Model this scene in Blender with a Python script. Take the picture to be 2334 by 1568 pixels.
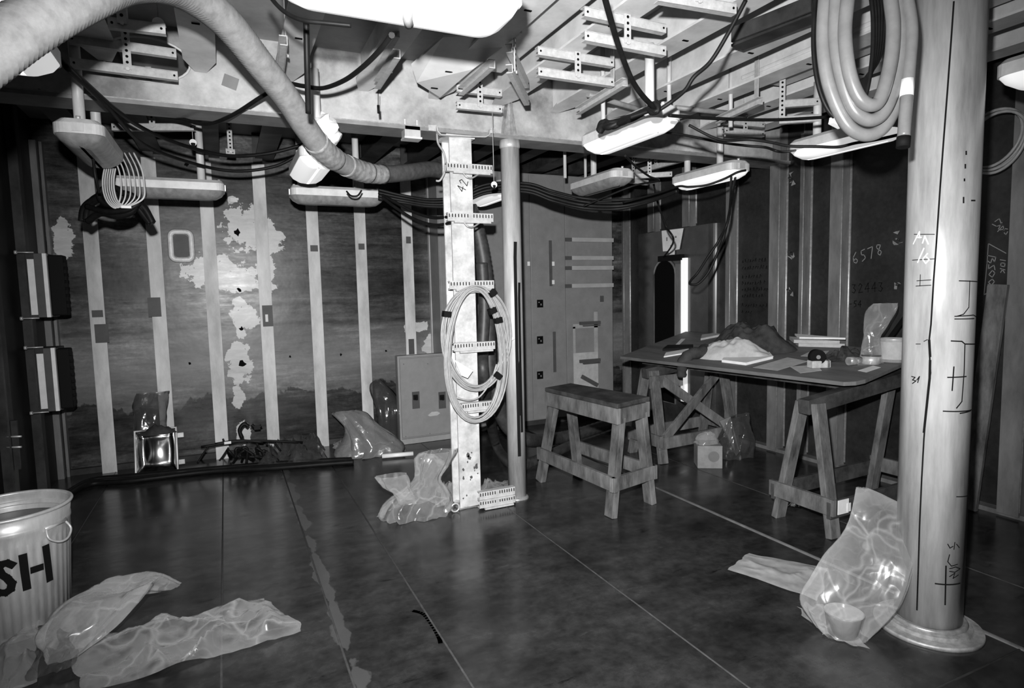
import bpy, bmesh, math, random
import numpy as np
from mathutils import Vector, Matrix, noise
R0 = random.Random(7)
for o in list(bpy.data.objects): bpy.data.objects.remove(o)
S = bpy.context.scene
COL = S.collection
rad = math.radians

# ------------------------------------------------------------------ camera
F = 1400.0; YAW = rad(24.9); PITCH = rad(4.95); ROLL = rad(-1.3); H = 1.5
_f = np.array([math.sin(YAW)*math.cos(PITCH), math.cos(YAW)*math.cos(PITCH), -math.sin(PITCH)])
_r = np.array([math.cos(YAW), -math.sin(YAW), 0.0]); _u = np.cross(_r, _f)
_R = math.cos(ROLL)*_r+math.sin(ROLL)*_u; _U = -math.sin(ROLL)*_r+math.cos(ROLL)*_u
CAM = np.array([0, 0, H])
cd = bpy.data.cameras.new('camera'); cam = bpy.data.objects.new('camera', cd); COL.objects.link(cam)
cd.sensor_width = 36.0; cd.lens = F/2334*36.0; cd.clip_start = 0.02; cd.clip_end = 60
cam.matrix_world = Matrix(((_R[0], _U[0], -_f[0], 0), (_R[1], _U[1], -_f[1], 0), (_R[2], _U[2], -_f[2], H), (0, 0, 0, 1)))
S.camera = cam
def ray(x, y): return _f+_R*(x-1167)/F-_U*(y-784)/F
def on(ax, v, x, y):
    d = ray(x, y); return Vector(CAM+d*((v-CAM[ax])/d[ax]))
def pX(v, x, y): return on(0, v, x, y)
def pY(v, x, y): return on(1, v, x, y)
def pZ(v, x, y): return on(2, v, x, y)
def pD(d, x, y): return Vector(CAM+ray(x, y)*d)

# ------------------------------------------------------------------ light: the photographer's flash, faint ambient
W = bpy.data.worlds.new('world'); S.world = W; W.use_nodes = True
W.node_tree.nodes['Background'].inputs[0].default_value = (1, 1, 1, 1)
W.node_tree.nodes['Background'].inputs[1].default_value = 0.001
FLASH_W = 1350.0
ld = bpy.data.lights.new('camera_flash', 'SPOT'); ld.energy = FLASH_W; ld.shadow_soft_size = 0.025
ld.spot_size = rad(104); ld.spot_blend = 1.0
fl = bpy.data.objects.new('camera_flash', ld); COL.objects.link(fl)
fl.location = Vector(CAM)+Vector(_R)*-0.06+Vector(_U)*0.22+Vector(_f)*0.02
_aim = pD(4.0, 1180, 780)-fl.location
fl.rotation_euler = _aim.to_track_quat('-Z', 'Y').to_euler()
S.view_settings.view_transform = 'Standard'; S.view_settings.look = 'None'
S.view_settings.exposure = 0.0; S.view_settings.gamma = 1.0; S.view_settings.use_curve_mapping = False

# ------------------------------------------------------------------ materials
MATS = {}
def _mat(name):
    m = bpy.data.materials.new(name); m.use_nodes = True
    nt = m.node_tree; b = nt.nodes['Principled BSDF']; MATS[name] = m
    return m, nt, b
def g3(v): return (v, v, v, 1)
def ramp(nt, src, stops, interp='LINEAR'):
    n = nt.nodes.new('ShaderNodeValToRGB'); n.color_ramp.interpolation = interp
    e = n.color_ramp.elements
    while len(e) < len(stops): e.new(0.5)
    for i, (p, v) in enumerate(stops): e[i].position = p; e[i].color = g3(v)
    nt.links.new(src, n.inputs[0]); return n.outputs[0]
def mth(nt, op, a, b=None, c=None, clamp=False):
    n = nt.nodes.new('ShaderNodeMath'); n.operation = op; n.use_clamp = clamp
    for i, x in enumerate((a, b, c)):
        if x is None: continue
        if isinstance(x, (int, float)): n.inputs[i].default_value = x
        else: nt.links.new(x, n.inputs[i])
    return n.outputs[0]
def nz(nt, vec, scale, detail=4, rough=0.6, stretch=None, off=None):
    mp = nt.nodes.new('ShaderNodeMapping'); nt.links.new(vec, mp.inputs[0])
    if stretch: mp.inputs['Scale'].default_value = stretch
    if off: mp.inputs['Location'].default_value = off
    n = nt.nodes.new('ShaderNodeTexNoise'); n.inputs['Scale'].default_value = scale
    n.inputs['Detail'].default_value = detail; n.inputs['Roughness'].default_value = rough
    nt.links.new(mp.outputs[0], n.inputs[0]); return n.outputs[0]
def pos(nt): return nt.nodes.new('ShaderNodeNewGeometry').outputs['Position']
def objc(nt): return nt.nodes.new('ShaderNodeTexCoord').outputs['Object']
def bump(nt, b, h, strength, dist=0.01):
    n = nt.nodes.new('ShaderNodeBump'); n.inputs['Strength'].default_value = strength; n.inputs['Distance'].default_value = dist
    nt.links.new(h, n.inputs['Height']); nt.links.new(n.outputs[0], b.inputs['Normal'])
def mix(nt, fac, a, b):
    n = nt.nodes.new('ShaderNodeMix'); n.data_type = 'FLOAT'
    for i, x in ((0, fac), (2, a), (3, b)):
        if isinstance(x, (int, float)): n.inputs[i].default_value = x
        else: nt.links.new(x, n.inputs[i])
    return n.outputs[0]
def M(name, lo, hi=None, rough=0.5, metal=0.0, scale=6, detail=5, stretch=None, bmp=0.0, spec=0.5, world=False, rvar=0.0):
    if name in MATS: return MATS[name]
    m, nt, b = _mat(name)
    hi = lo if hi is None else hi
    b.inputs['Roughness'].default_value = rough; b.inputs['Metallic'].default_value = metal
    b.inputs['Specular IOR Level'].default_value = spec
    if hi == lo and bmp == 0: b.inputs['Base Color'].default_value = g3(lo); return m
    v = pos(nt) if world else objc(nt)
    n = nz(nt, v, scale, detail, 0.65, stretch)
    nt.links.new(ramp(nt, n, [(0.32, lo), (0.68, hi)]), b.inputs['Base Color'])
    if rvar: nt.links.new(ramp(nt, n, [(0.3, rough-rvar), (0.7, rough+rvar)]), b.inputs['Roughness'])
    if bmp: bump(nt, b, n, bmp, 0.004)
    return m
white_paint = M('white_paint', 0.46, 0.70, 0.45, scale=5, world=True)
cream_paint = M('post_paint', 0.30, 0.62, 0.5, scale=9, detail=8, world=True, bmp=0.1)
rack_paint = M('rack_paint', 0.34, 0.48, 0.4, scale=30)
dark_hole = M('dark_hole', 0.004, rough=0.9, spec=0.05)
dark_steel = M('dark_primer_steel', 0.015, 0.055, 0.5, scale=4, world=True, spec=0.15)
galv = M('galvanized', 0.42, 0.66, 0.38, metal=0.35, scale=12, stretch=(1, 1, 0.3))
pipe_steel = M('pipe_steel', 0.20, 0.56, 0.40, metal=0.15, scale=9, detail=9, stretch=(1, 1, 0.14), world=True)
bright_metal = M('bright_metal', 0.65, 0.75, 0.2, metal=1.0, scale=20)
grey_enamel = M('grey_enamel', 0.17, 0.215, 0.45, scale=7, world=True)
grey_enamel_d = M('grey_enamel_dark', 0.06, 0.085, 0.5, scale=9, spec=0.2)
black_rubber = M('black_rubber', 0.004, 0.008, 0.5, scale=20, spec=0.15)
black_tape = M('black_tape', 0.006, rough=0.7, spec=0.1)
hose_cloth = M('hose_cloth', 0.19, 0.30, 0.75, scale=25, bmp=0.2)
hose_dark = M('hose_dark', 0.035, 0.08, 0.7, scale=25)
grey_cable = M('grey_cable', 0.24, 0.36, 0.4, scale=18)
grey_hose = M('grey_hose', 0.12, 0.17, 0.28, scale=10)
paper = M('paper', 0.62, 0.78, 0.8, scale=9)
paper_grey = M('paper_grey', 0.34, 0.46, 0.8, scale=14)
wood = M('wood', 0.035, 0.19, 0.75, scale=6, detail=7, stretch=(1.6, 1.6, 0.5), bmp=0.25, spec=0.2)
wood_dark = M('wood_dark', 0.015, 0.07, 0.75, scale=7, detail=8, bmp=0.3, spec=0.15)
ply = M('plywood', 0.07, 0.14, 0.65, scale=5, detail=8, stretch=(3, 0.5, 1), world=True)
cloth_dark = M('cloth_dark', 0.02, 0.055, 0.9, scale=9, bmp=0.3, spec=0.1)
cloth_light = M('cloth_light', 0.34, 0.5, 0.9, scale=12, bmp=0.15)
lamp_metal = M('lamp_metal', 0.42, 0.6, 0.4, scale=9)
diff_off = M('diffuser_unlit', 0.16, 0.3, 0.35, scale=3, stretch=(6, 6, 1))
weld = M('weld_metal', 0.28, 0.5, 0.35, metal=0.5, scale=30)
chalk = M('chalk', 0.22, rough=0.9); chalk_bright = M('chalk_bright', 0.8, rough=0.9)
marker = M('marker', 0.006, rough=0.8, spec=0.1)
m, nt, b = _mat('diffuser_lit'); diff_on = m
b.inputs['Base Color'].default_value = g3(0.8); b.inputs['Roughness'].default_value = 0.35
b.inputs['Emission Color'].default_value = g3(1); b.inputs['Emission Strength'].default_value = 0.5
def plastic(name, col, trans, rough=0.18):
    m, nt, b = _mat(name)
    b.inputs['Base Color'].default_value = g3(col); b.inputs['Roughness'].default_value = rough
    b.inputs['Specular IOR Level'].default_value = 1.0
    oc = objc(nt); dv = nt.nodes.new('ShaderNodeVectorMath'); dv.operation = 'MULTIPLY_ADD'
    wn = nt.nodes.new('ShaderNodeTexNoise'); wn.inputs['Scale'].default_value = 5; nt.links.new(oc, wn.inputs[0])
    nt.links.new(wn.outputs['Color'], dv.inputs[0]); dv.inputs[1].default_value = (.30, .30, .30); nt.links.new(oc, dv.inputs[2])
    def vor(sc):
        v1 = nt.nodes.new('ShaderNodeTexVoronoi'); v1.feature = 'DISTANCE_TO_EDGE'; v1.inputs['Scale'].default_value = sc
        nt.links.new(dv.outputs[0], v1.inputs['Vector']); return v1.outputs['Distance']
    c1, c2 = vor(3.6), vor(8.0)
    crease = mth(nt, 'MAXIMUM', ramp(nt, c1, [(0.0, 1.0), (0.045, 0.0)]), mth(nt, 'MULTIPLY', ramp(nt, c2, [(0.0, 1.0), (0.05, 0.0)]), 0.25))
    bump(nt, b, mth(nt, 'ADD', mth(nt, 'MULTIPLY', c1, 2.0), mth(nt, 'ADD', c2, nz(nt, oc, 5, 3, 0.5))), 0.13, 0.02)
    opn = mth(nt, 'MULTIPLY_ADD', crease, 0.16, mth(nt, 'MULTIPLY', nz(nt, oc, 6, 4, 0.6, None, (4, 2, 1)), 0.30))
    t = nt.nodes.new('ShaderNodeBsdfTransparent'); mx = nt.nodes.new('ShaderNodeMixShader')
    lw = nt.nodes.new('ShaderNodeLayerWeight'); lw.inputs[0].default_value = 0.4
    fac = mth(nt, 'SUBTRACT', mth(nt, 'MULTIPLY_ADD', lw.outputs['Facing'], -0.7*trans, trans), mth(nt, 'SUBTRACT', opn, 0.13), clamp=True)
    nt.links.new(fac, mx.inputs[0]); nt.links.new(b.outputs[0], mx.inputs[1]); nt.links.new(t.outputs[0], mx.inputs[2])
    nt.links.new(mx.outputs[0], nt.nodes['Material Output'].inputs[0]); return m
film = plastic('clear_film', 0.55, 0.92, .2)
film_haze = plastic('hazy_film', 0.5, 0.78, .17)
film_grey = plastic('grey_film', 0.22, 0.5, .18)
film_dark = plastic('smoky_film', 0.07, 0.72, .12)

# ------------------------------------------------------------------ mesh builder
class MB:
    def __init__(s): s.v = []; s.f = []; s.sm = []
    def add(s, vs, fs, smooth=False):
        k = len(s.v); s.v += [Vector(p) for p in vs]; s.f += [tuple(i+k for i in f) for f in fs]; s.sm += [smooth]*len(fs); return s
    def box(s, c, d, rot=None):
        c = Vector(c); vs = []
        for z in (-.5, .5):
            for x, y in ((-.5, -.5), (.5, -.5), (.5, .5), (-.5, .5)):
                p = Vector((x*d[0], y*d[1], z*d[2]))
                if rot: p = rot @ p
                vs.append(c+p)
        return s.add(vs, [(3, 2, 1, 0), (4, 5, 6, 7), (0, 1, 5, 4), (1, 2, 6, 5), (2, 3, 7, 6), (3, 0, 4, 7)])
    def bb(s, x0, x1, y0, y1, z0, z1): return s.box(((x0+x1)/2, (y0+y1)/2, (z0+z1)/2), (x1-x0, y1-y0, z1-z0))
    def bar(s, p0, p1, w, h, up=(0, 0, 1)):
        p0, p1 = Vector(p0), Vector(p1); d = (p1-p0); L = d.length; d.normalize()
        u = Vector(up); x = d.cross(u)
        if x.length < 1e-4: x = d.cross(Vector((1, 0, 0)))
        x.normalize(); z = x.cross(d)
        return s.box((p0+p1)/2, (w, L, h), Matrix((x, d, z)).transposed())
    def tube(s, pts, r, seg=8, closed=False, caps=True, rf=None):
        pts = [Vector(p) for p in pts]; n = len(pts); k0 = len(s.v); prev = None
        for i, p in enumerate(pts):
            a = pts[(i-1) % n] if (closed or i) else p; c = pts[(i+1) % n] if (closed or i < n-1) else p
            t = (c-a).normalized()
            if prev is None:
                q = t.cross(Vector((0, 0, 1)))
                if q.length < 0.1: q = t.cross(Vector((0, 1, 0)))
            else: q = prev-t*prev.dot(t)
            q.normalize(); prev = q; w = t.cross(q); rr = r if rf is None else rf(i)
            for j in range(seg):
                an = 2*math.pi*j/seg; s.v.append(p+(q*math.cos(an)+w*math.sin(an))*rr)
        m = n if closed else n-1
        for i in range(m):
            for j in range(seg):
                a = k0+i*seg+j; b_ = k0+i*seg+(j+1) % seg; i2 = (i+1) % n
                s.f.append((a, b_, k0+i2*seg+(j+1) % seg, k0+i2*seg+j)); s.sm.append(True)
        if caps and not closed:
            s.f.append(tuple(k0+j for j in range(seg))[::-1]); s.sm.append(False)
            s.f.append(tuple(k0+(n-1)*seg+j for j in range(seg))); s.sm.append(False)
        return s
    def cyl(s, p0, p1, r, seg=16): return s.tube([p0, p1], r, seg)
    def lathe(s, prof, c, seg=32, fn=None):
        c = Vector(c); vs = []; fs = []
        for i, (r, z) in enumerate(prof):
            for j in range(seg):
                a = 2*math.pi*j/seg; rr = r if fn is None else fn(r, z, a)
                vs.append(c+Vector((rr*math.cos(a), rr*math.sin(a), z)))
        for i in range(len(prof)-1):
            for j in range(seg): fs.append((i*seg+j, i*seg+(j+1) % seg, (i+1)*seg+(j+1) % seg, (i+1)*seg+j))
        return s.add(vs, fs, True)
    def prism(s, poly, fn, t0, t1):
        n = len(poly); vs = [fn(a, b_, t0) for a, b_ in poly]+[fn(a, b_, t1) for a, b_ in poly]
        fs = [tuple(range(n))[::-1], tuple(range(n, 2*n))]+[(i, (i+1) % n, n+(i+1) % n, n+i) for i in range(n)]
        return s.add(vs, fs)
    def grid(s, nu, nv, fn, cu=False):
        vs = [fn(i/(nu if cu else nu-1), j/(nv-1)) for j in range(nv) for i in range(nu)]; fs = []
        for j in range(nv-1):
            for i in range(nu if cu else nu-1): fs.append((j*nu+i, j*nu+(i+1) % nu, (j+1)*nu+(i+1) % nu, (j+1)*nu+i))
        return s.add(vs, fs, True)
    def ribbon(s, pts, w, fn, off=0.0012, sub=0):
        """flat stroke: pts in (u,v), fn(u,v,off)->3D"""
        pts = [Vector((p[0], p[1])) for p in pts]
        if sub:
            q = [pts[0]]
            for a, c in zip(pts, pts[1:]):
                k = max(1, int((c-a).length/sub)); q += [a+(c-a)*(j+1)/k for j in range(k)]
            pts = q
        for i in range(len(pts)-1):
            a, c = pts[i], pts[i+1]; d = (c-a)
            if d.length < 1e-6: continue
            d.normalize(); a = a-d*w*0.35; c = c+d*w*0.35; n = Vector((-d.y, d.x))*w/2
            s.add([fn(*(a-n), off), fn(*(c-n), off), fn(*(c+n), off), fn(*(a+n), off)], [(0, 1, 2, 3)])
        return s
def smooth(pts, k=6, closed=False):
    pts = [Vector(p) for p in pts]; n = len(pts); out = []
    rng = range(n if closed else n-1)
    for i in rng:
        if closed: p0, p1, p2, p3 = (pts[(i+q) % n] for q in (-1, 0, 1, 2))
        else: p0, p1, p2, p3 = pts[max(i-1, 0)], pts[i], pts[i+1], pts[min(i+2, n-1)]
        for j in range(k):
            t = j/k
            out.append(0.5*((2*p1)+(p2-p0)*t+(2*p0-5*p1+4*p2-p3)*t*t+(3*p1-p0-3*p2+p3)*t**3))
    if not closed: out.append(pts[-1])
    return out
def tag(o, label=None, cat=None, group=None, kind=None):
    if label: o['label'] = label
    if cat: o['category'] = cat
    if group: o['group'] = group
    if kind: o['kind'] = kind
    return o
def thing(name, label, cat, loc=(0, 0, 0), rotz=0, group=None):
    o = bpy.data.objects.new(name, None); COL.objects.link(o); o.empty_display_size = 0.05
    o.location = loc; o.rotation_euler = (0, 0, rotz); return tag(o, label, cat, group)
def mk(name, mb, mat, parent=None, world=True, bevel=0, label=None):
    """link mb as one mesh object; world: verts are world coords"""
    vs = mb.v
    off = Vector((0, 0, 0)); org = Vector((0, 0, 0)); q = parent
    if world:
        while q is not None: off = off+Vector(q.location); q = q.parent
        if vs:
            lo = [min(p[i] for p in vs) for i in range(3)]; hi = [max(p[i] for p in vs) for i in range(3)]
            org = Vector(((lo[0]+hi[0])/2, (lo[1]+hi[1])/2, lo[2]))
    me = bpy.data.meshes.new(name)
    me.from_pydata([p-org for p in vs], [], mb.f); me.polygons.foreach_set('use_smooth', mb.sm)
    bm = bmesh.new(); bm.from_mesh(me); bmesh.ops.recalc_face_normals(bm, faces=bm.faces); bm.to_mesh(me); bm.free()
    me.materials.append(mat)
    o = bpy.data.objects.new(name, me); COL.objects.link(o); o.parent = parent; o.location = org-off
    if bevel:
        md = o.modifiers.new('bevel', 'BEVEL'); md.width = bevel; md.segments = 2; md.limit_method = 'ANGLE'
    if label: o['label'] = label
    return o
def one(name, mb, mat, label, cat, group=None, bevel=0):
    return tag(mk(name, mb, mat, bevel=bevel), label, cat, group)
def struct(name, mb, mat, label=None, bevel=0):
    o = mk(name, mb, mat, bevel=bevel); o['kind'] = 'structure'
    if label: o['label'] = label
    return o
def copy_tree(o, parent=None):
    c = o.copy(); COL.objects.link(c); c.parent = parent
    for ch in list(o.children): copy_tree(ch, c)
    return c

# ================================================================== STRUCTURE
XL, XR, YB, YF, ZD = -1.36, 4.50, 6.34, -1.6, 3.0
# ---- floor material: dark worn deck paint, semi-gloss
m, nt, b = _mat('deck_paint'); floor_m = m
P = pos(nt)
n1 = nz(nt, P, 1.6, 6, 0.65, (1, 1.8, 1)); n2 = nz(nt, P, 14, 4, 0.7); n3 = nz(nt, P, 5, 8, 0.75, (0.5, 2.2, 1))
base = ramp(nt, n1, [(0.32, 0.007), (0.68, 0.040)])
base = mth(nt, 'MULTIPLY', base, ramp(nt, n2, [(0.32, 0.6), (0.68, 1.4)]))
scuff = ramp(nt, n3, [(0.33, 0.25), (0.40, 1.0), (0.60, 1.0), (0.70, 1.7)])
base = mth(nt, 'MULTIPLY', base, scuff)
# strip of pale scraped patches along one seam
sep = nt.nodes.new('ShaderNodeSeparateXYZ'); nt.links.new(P, sep.inputs[0])
sx = (pZ(0, 651, 1100).x+pZ(0, 790, 1500).x)/2
dx = mth(nt, 'ABSOLUTE', mth(nt, 'SUBTRACT', sep.outputs[0], sx+0.02))
band = mth(nt, 'SUBTRACT', 1.0, mth(nt, 'MULTIPLY', dx, 12.0))
pn = nz(nt, P, 7, 4, 0.5, (1, 0.7, 1), (3, 1, 0))
pm = ramp(nt, mth(nt, 'ADD', mth(nt, 'MULTIPLY', band, 0.45), pn), [(0.80, 0.0), (0.84, 1.0)])
base = mix(nt, mth(nt, 'MULTIPLY', pm, 0.7), base, 0.085)
nt.links.new(base, b.inputs['Base Color'])
nt.links.new(ramp(nt, n3, [(0.25, 0.13), (0.75, 0.30)]), b.inputs['Roughness'])
b.inputs['Specular IOR Level'].default_value = 0.5
bump(nt, b, nz(nt, P, 3.0, 3, 0.5), 0.12, 0.01)
seam_m = M('weld_seam', 0.035, 0.075, 0.45, scale=20)

floor = struct('floor', MB().bb(XL-.3, XR+.3, YF-.1, YB+.3, -0.12, -0.012), dark_steel, 'dark steel deck under the plates')
seamX = sorted([-0.95]+[sum(pZ(0, *p).x for p in q)/2 for q in (((651, 1100), (790, 1500)), ((885, 1260), (1060, 1540)), ((1218, 1206), (1716, 1568)), ((1578, 1151), (1881, 1277)))]+[3.45])
seamX[2:2] = [pZ(0, 508, 1150).x] if abs(pZ(0, 508, 1150).x-seamX[1]) > .2 else []
seamX = sorted(seamX); xs = [XL-.05]+seamX+[XR+.05]
seamY = [YF, 1.30, YB+.05]
for i in range(len(xs)-1):
    for j in range(2):
        mk('deck_plate', MB().bb(xs[i]+.002, xs[i+1]-.002, seamY[j]+.002, seamY[j+1]-.002, -0.012, 0.0), floor_m, floor)
for x in seamX:
    wide = abs(x-pZ(0, 1730, 1214).x) < .12
    mk('weld_seam', MB().tube([(x, YF, -.003 if not wide else -.007), (x, YB, -.003 if not wide else -.007)], 0.016 if wide else 0.006, 8), M('weld_seam_pale', .09, .16, .5, scale=12) if wide else seam_m, floor)
for y in seamY[1:2]:
    mk('weld_seam', MB().tube([(XL, y, -.003), (XR, y, -.003)], 0.006, 6), seam_m, floor)

fq = lambda u_, v_, o: Vector((u_, v_, o))
mk('scuff_mark', MB().ribbon([q.xy for q in smooth([pZ(0, *p) for p in ((940, 1392), (965, 1400), (985, 1425), (1000, 1452), (1004, 1466))], 5)], .02, fq, .0006), M('scuff', .006, .014, .5, scale=30), floor)
# ---- back bulkhead: stained, patchy plating
m, nt, b = _mat('stained_plating'); wallb_m = m
P = pos(nt); sep = nt.nodes.new('ShaderNodeSeparateXYZ'); nt.links.new(P, sep.inputs[0]); zz = sep.outputs[2]; xx = sep.outputs[0]
nA = nz(nt, P, 1.5, 7, 0.68, (0.7, 1, 1.9)); nB = nz(nt, P, 6, 8, 0.75, (0.45, 1, 2.2)); nC = nz(nt, P, 40, 3, 0.6)
base = ramp(nt, nA, [(0.30, 0.014), (0.5, 0.045), (0.72, 0.16)])
base = mth(nt, 'MULTIPLY', base, ramp(nt, nB, [(0.30, 0.25), (0.5, 0.9), (0.72, 1.7)]))
base = mth(nt, 'MULTIPLY', base, ramp(nt, nC, [(0.3, 0.7), (0.7, 1.25)]))
nS = nz(nt, P, 3.0, 6, 0.7, (0.25, 1, 7.0), (2, 0, 5)); base = mth(nt, 'MULTIPLY', base, ramp(nt, nS, [(0.35, 0.55), (0.65, 1.35)]))
edge = mth(nt, 'ADD', zz, mth(nt, 'MULTIPLY', nz(nt, P, 3.2, 5, 0.6, (1, 1, 0.6)), -0.55))
low = ramp(nt, edge, [(0.26, 0.0), (0.275, 1.0)])          # darker painted foot with a ragged upper edge
wash = mth(nt, 'MULTIPLY', ramp(nt, zz, [(0.0, 0), (0.45, 1.0)]), 1.0)
pale = mth(nt, 'MULTIPLY', low, ramp(nt, mth(nt, 'ADD', zz, mth(nt, 'MULTIPLY', nA, 0.5)), [(0.0, 1.0), (1.0, 0.35)]))
zr = mth(nt, 'SUBTRACT', 1.0, mth(nt, 'ABSOLUTE', mth(nt, 'MULTIPLY', mth(nt, 'SUBTRACT', zz, 0.86), 1.9)), clamp=True)
base = mth(nt, 'ADD', base, mth(nt, 'MULTIPLY', mth(nt, 'MULTIPLY', zr, low), 0.13))
base = mth(nt, 'MULTIPLY', base, mix(nt, low, 0.55, 1.0))
def streak(zc, w, k):
    d = mth(nt, 'ABSOLUTE', mth(nt, 'SUBTRACT', mth(nt, 'ADD', zz, mth(nt, 'MULTIPLY', nA, 0.22)), zc+0.11))
    return mth(nt, 'SUBTRACT', 1.0, mth(nt, 'MULTIPLY', mth(nt, 'SUBTRACT', 1.0, mth(nt, 'MULTIPLY', d, 1.0/w), clamp=True), k))
for zc, w, k in ((1.60, 0.10, 0.75), (1.22, 0.035, 0.6), (1.95, 0.05, 0.35), (2.4, 0.08, 0.35)): base = mth(nt, 'MULTIPLY', base, streak(zc, w, k))
blobs = [(560, 520, 52, 48), (610, 545, 34, 42), (605, 610, 22, 60), (535, 490, 26, 18), (490, 620, 66, 34), (540, 635, 50, 28), (545, 690, 14, 12), (555, 720, 34, 26), (548, 760, 12, 14),
         (548, 825, 26, 48), (545, 905, 14, 24), (530, 455, 12, 8), (955, 742, 20, 12), (980, 790, 16, 24), (930, 750, 10, 16), (145, 545, 22, 50), (1000, 480, 14, 10), (555, 985, 16, 26)]  # white paint; lower middle blobs also paint in the flash's reflection
acc = None
for (bx, by, rx, ry) in blobs:
    c = pY(YB, bx, by); ex = (pY(YB, bx+rx, by)-c).length; ez = (pY(YB, bx, by+ry)-c).length
    d = mth(nt, 'SQRT', mth(nt, 'ADD', mth(nt, 'POWER', mth(nt, 'ABSOLUTE', mth(nt, 'MULTIPLY', mth(nt, 'SUBTRACT', xx, c.x), 1/ex)), 2.0), mth(nt, 'POWER', mth(nt, 'ABSOLUTE', mth(nt, 'MULTIPLY', mth(nt, 'SUBTRACT', zz, c.z), 1/ez)), 2.0)))
    d = mth(nt, 'SUBTRACT', 1.0, d); acc = d if acc is None else mth(nt, 'MAXIMUM', acc, d)
msk = mth(nt, 'ADD', acc, mth(nt, 'MULTIPLY_ADD', nz(nt, P, 11, 6, 0.62), 2.4, -1.2))
msk = mth(nt, 'MINIMUM', msk, mth(nt, 'ADD', acc, 0.45))
msk = ramp(nt, msk, [(0.0, 0.0), (0.03, 1.0)])
base = mix(nt, msk, base, ramp(nt, nB, [(0.3, 0.36), (0.7, 0.58)]))
nt.links.new(base, b.inputs['Base Color'])
nt.links.new(ramp(nt, nB, [(0.3, 0.24), (0.7, 0.42)]), b.inputs['Roughness']); b.inputs['Specular IOR Level'].default_value = 0.3
bump(nt, b, nz(nt, P, 2.2, 4, 0.5), 0.25, 0.02)
wall_back = struct('wall_back', MB().bb(XL-.1, XR+.1, YB, YB+.06, 0, ZD), wallb_m, 'stained back bulkhead with torn white paint patches and painted-in flash glints')
stiff_m = M('stiffener_paint', 0.30, 0.62, 0.5, scale=5, detail=7, stretch=(1, 1, 0.35), world=True)
for (bx, by) in ((234, 870), (374, 870), (497, 870), (616, 870), (730, 870), (836, 870), (938, 800)):
    x = pY(6.24, bx, by).x
    st = mk('stiffener', MB().bb(x-.055, x+.055, 6.24, 6.252, 0.0, 2.72).bb(x-.006, x+.006, 6.252, YB, 0, ZD), stiff_m, wall_back)
    mk('bracket', MB().bb(x-.04, x+.04, 6.235, 6.25, 2.72, ZD), dark_steel, st)
# patches of filler on stiffener flanges
for (bx, by, w, h) in ((232, 760, .10, .16), (352, 700, .10, .17), (222, 715, .08, .06), (610, 720, .09, .2), (716, 566, .07, .06), (824, 562, .06, .06), (931, 547, .05, .07), (938, 790, .06, .16)):
    c = pY(6.239, bx, by); mk('filler_patch', MB().box(c, (w, .001, h)), grey_enamel_d, wall_back)
pl = pY(6.238, 608, 725); mk('white_plug', MB().box(pl, (.025, .004, .07)), paper, wall_back, bevel=.01)
# corner angle at the end of the stained plating
cx = pY(6.3, 984, 600).x
mk('corner_strip', MB().bb(cx-.025, cx+.01, 6.29, YB, 0, 2.75).tube([(cx+.03, 6.325, 0), (cx+.03, 6.325, 2.75)], .012, 6), stiff_m, wall_back)
mk('foot_strip', MB().bb(XL, cx, 6.30, YB, 0, .05), dark_steel, wall_back)
# small torn holes in the plating
for (bx, by, r) in ((541, 530, .035), (545, 660, .02), (550, 750, .02), (552, 830, .035), (777, 808, .012), (661, 813, .010), (433, 828, .012), (880, 800, .01), (425, 375, .02)):
    c = pY(YB-.002, bx, by); pts = []
    for k in range(9):
        a = k/9*math.tau; rr = r*R0.uniform(.5, 1.3); pts.append((c.x+rr*math.cos(a), c.z+rr*1.2*math.sin(a)))
    mk('torn_hole', MB().prism(pts, lambda a, c_, t: Vector((a, t, c_)), YB-.004, YB-.001), dark_hole, wall_back)

# ---- right bulkhead: dark plating
m, nt, b = _mat('dark_plating'); wallr_m = m
P = pos(nt); n1 = nz(nt, P, 3, 8, 0.7); n2 = nz(nt, P, 30, 4, 0.6)
base = mth(nt, 'MULTIPLY', ramp(nt, n1, [(0.3, 0.010), (0.7, 0.032)]), ramp(nt, n2, [(0.2, 0.7), (0.8, 1.25)]))
nt.links.new(base, b.inputs['Base Color']); b.inputs['Roughness'].default_value = 0.45; b.inputs['Specular IOR Level'].default_value = 0.3
bump(nt, b, nz(nt, P, 2.5, 4, 0.5), 0.3, 0.02)
wall_right = struct('wall_right', MB().bb(XR, XR+.06, YF, YB, 0, ZD), wallr_m, 'dark steel right bulkhead')
stiffr_m = M('stiffener_grey', 0.08, 0.20, 0.42, scale=6, detail=7, stretch=(1, 1, 0.3), world=True)
for (bx, by, w) in ((1419, 600, .03), (1482, 450, .10), (1562, 450, .10), (1659, 450, .05), (1764, 500, .10), (1826, 500, .03), (1904, 500, .10), (2318, 700, .12)):
    y = pX(4.40, bx, by).y; zb_ = 2.125 if bx in (1482, 1562) else .02
    st = mk('stiffener', MB().bb(4.40, 4.412, y-w/2, y+w/2, zb_, 2.74).bb(4.412, XR, y-w/2, y-w/2+.012, zb_, ZD), stiffr_m, wall_right)
    mk('weld_bead', MB().tube([(XR-.006, y-w/2-.008, zb_+.03), (XR-.006, y-w/2-.008, 2.7)], .011, 6).tube([(4.404, y-w/2-.003, zb_+.03), (4.404, y-w/2-.003, 2.7)], .005, 5), weld, st)
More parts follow.
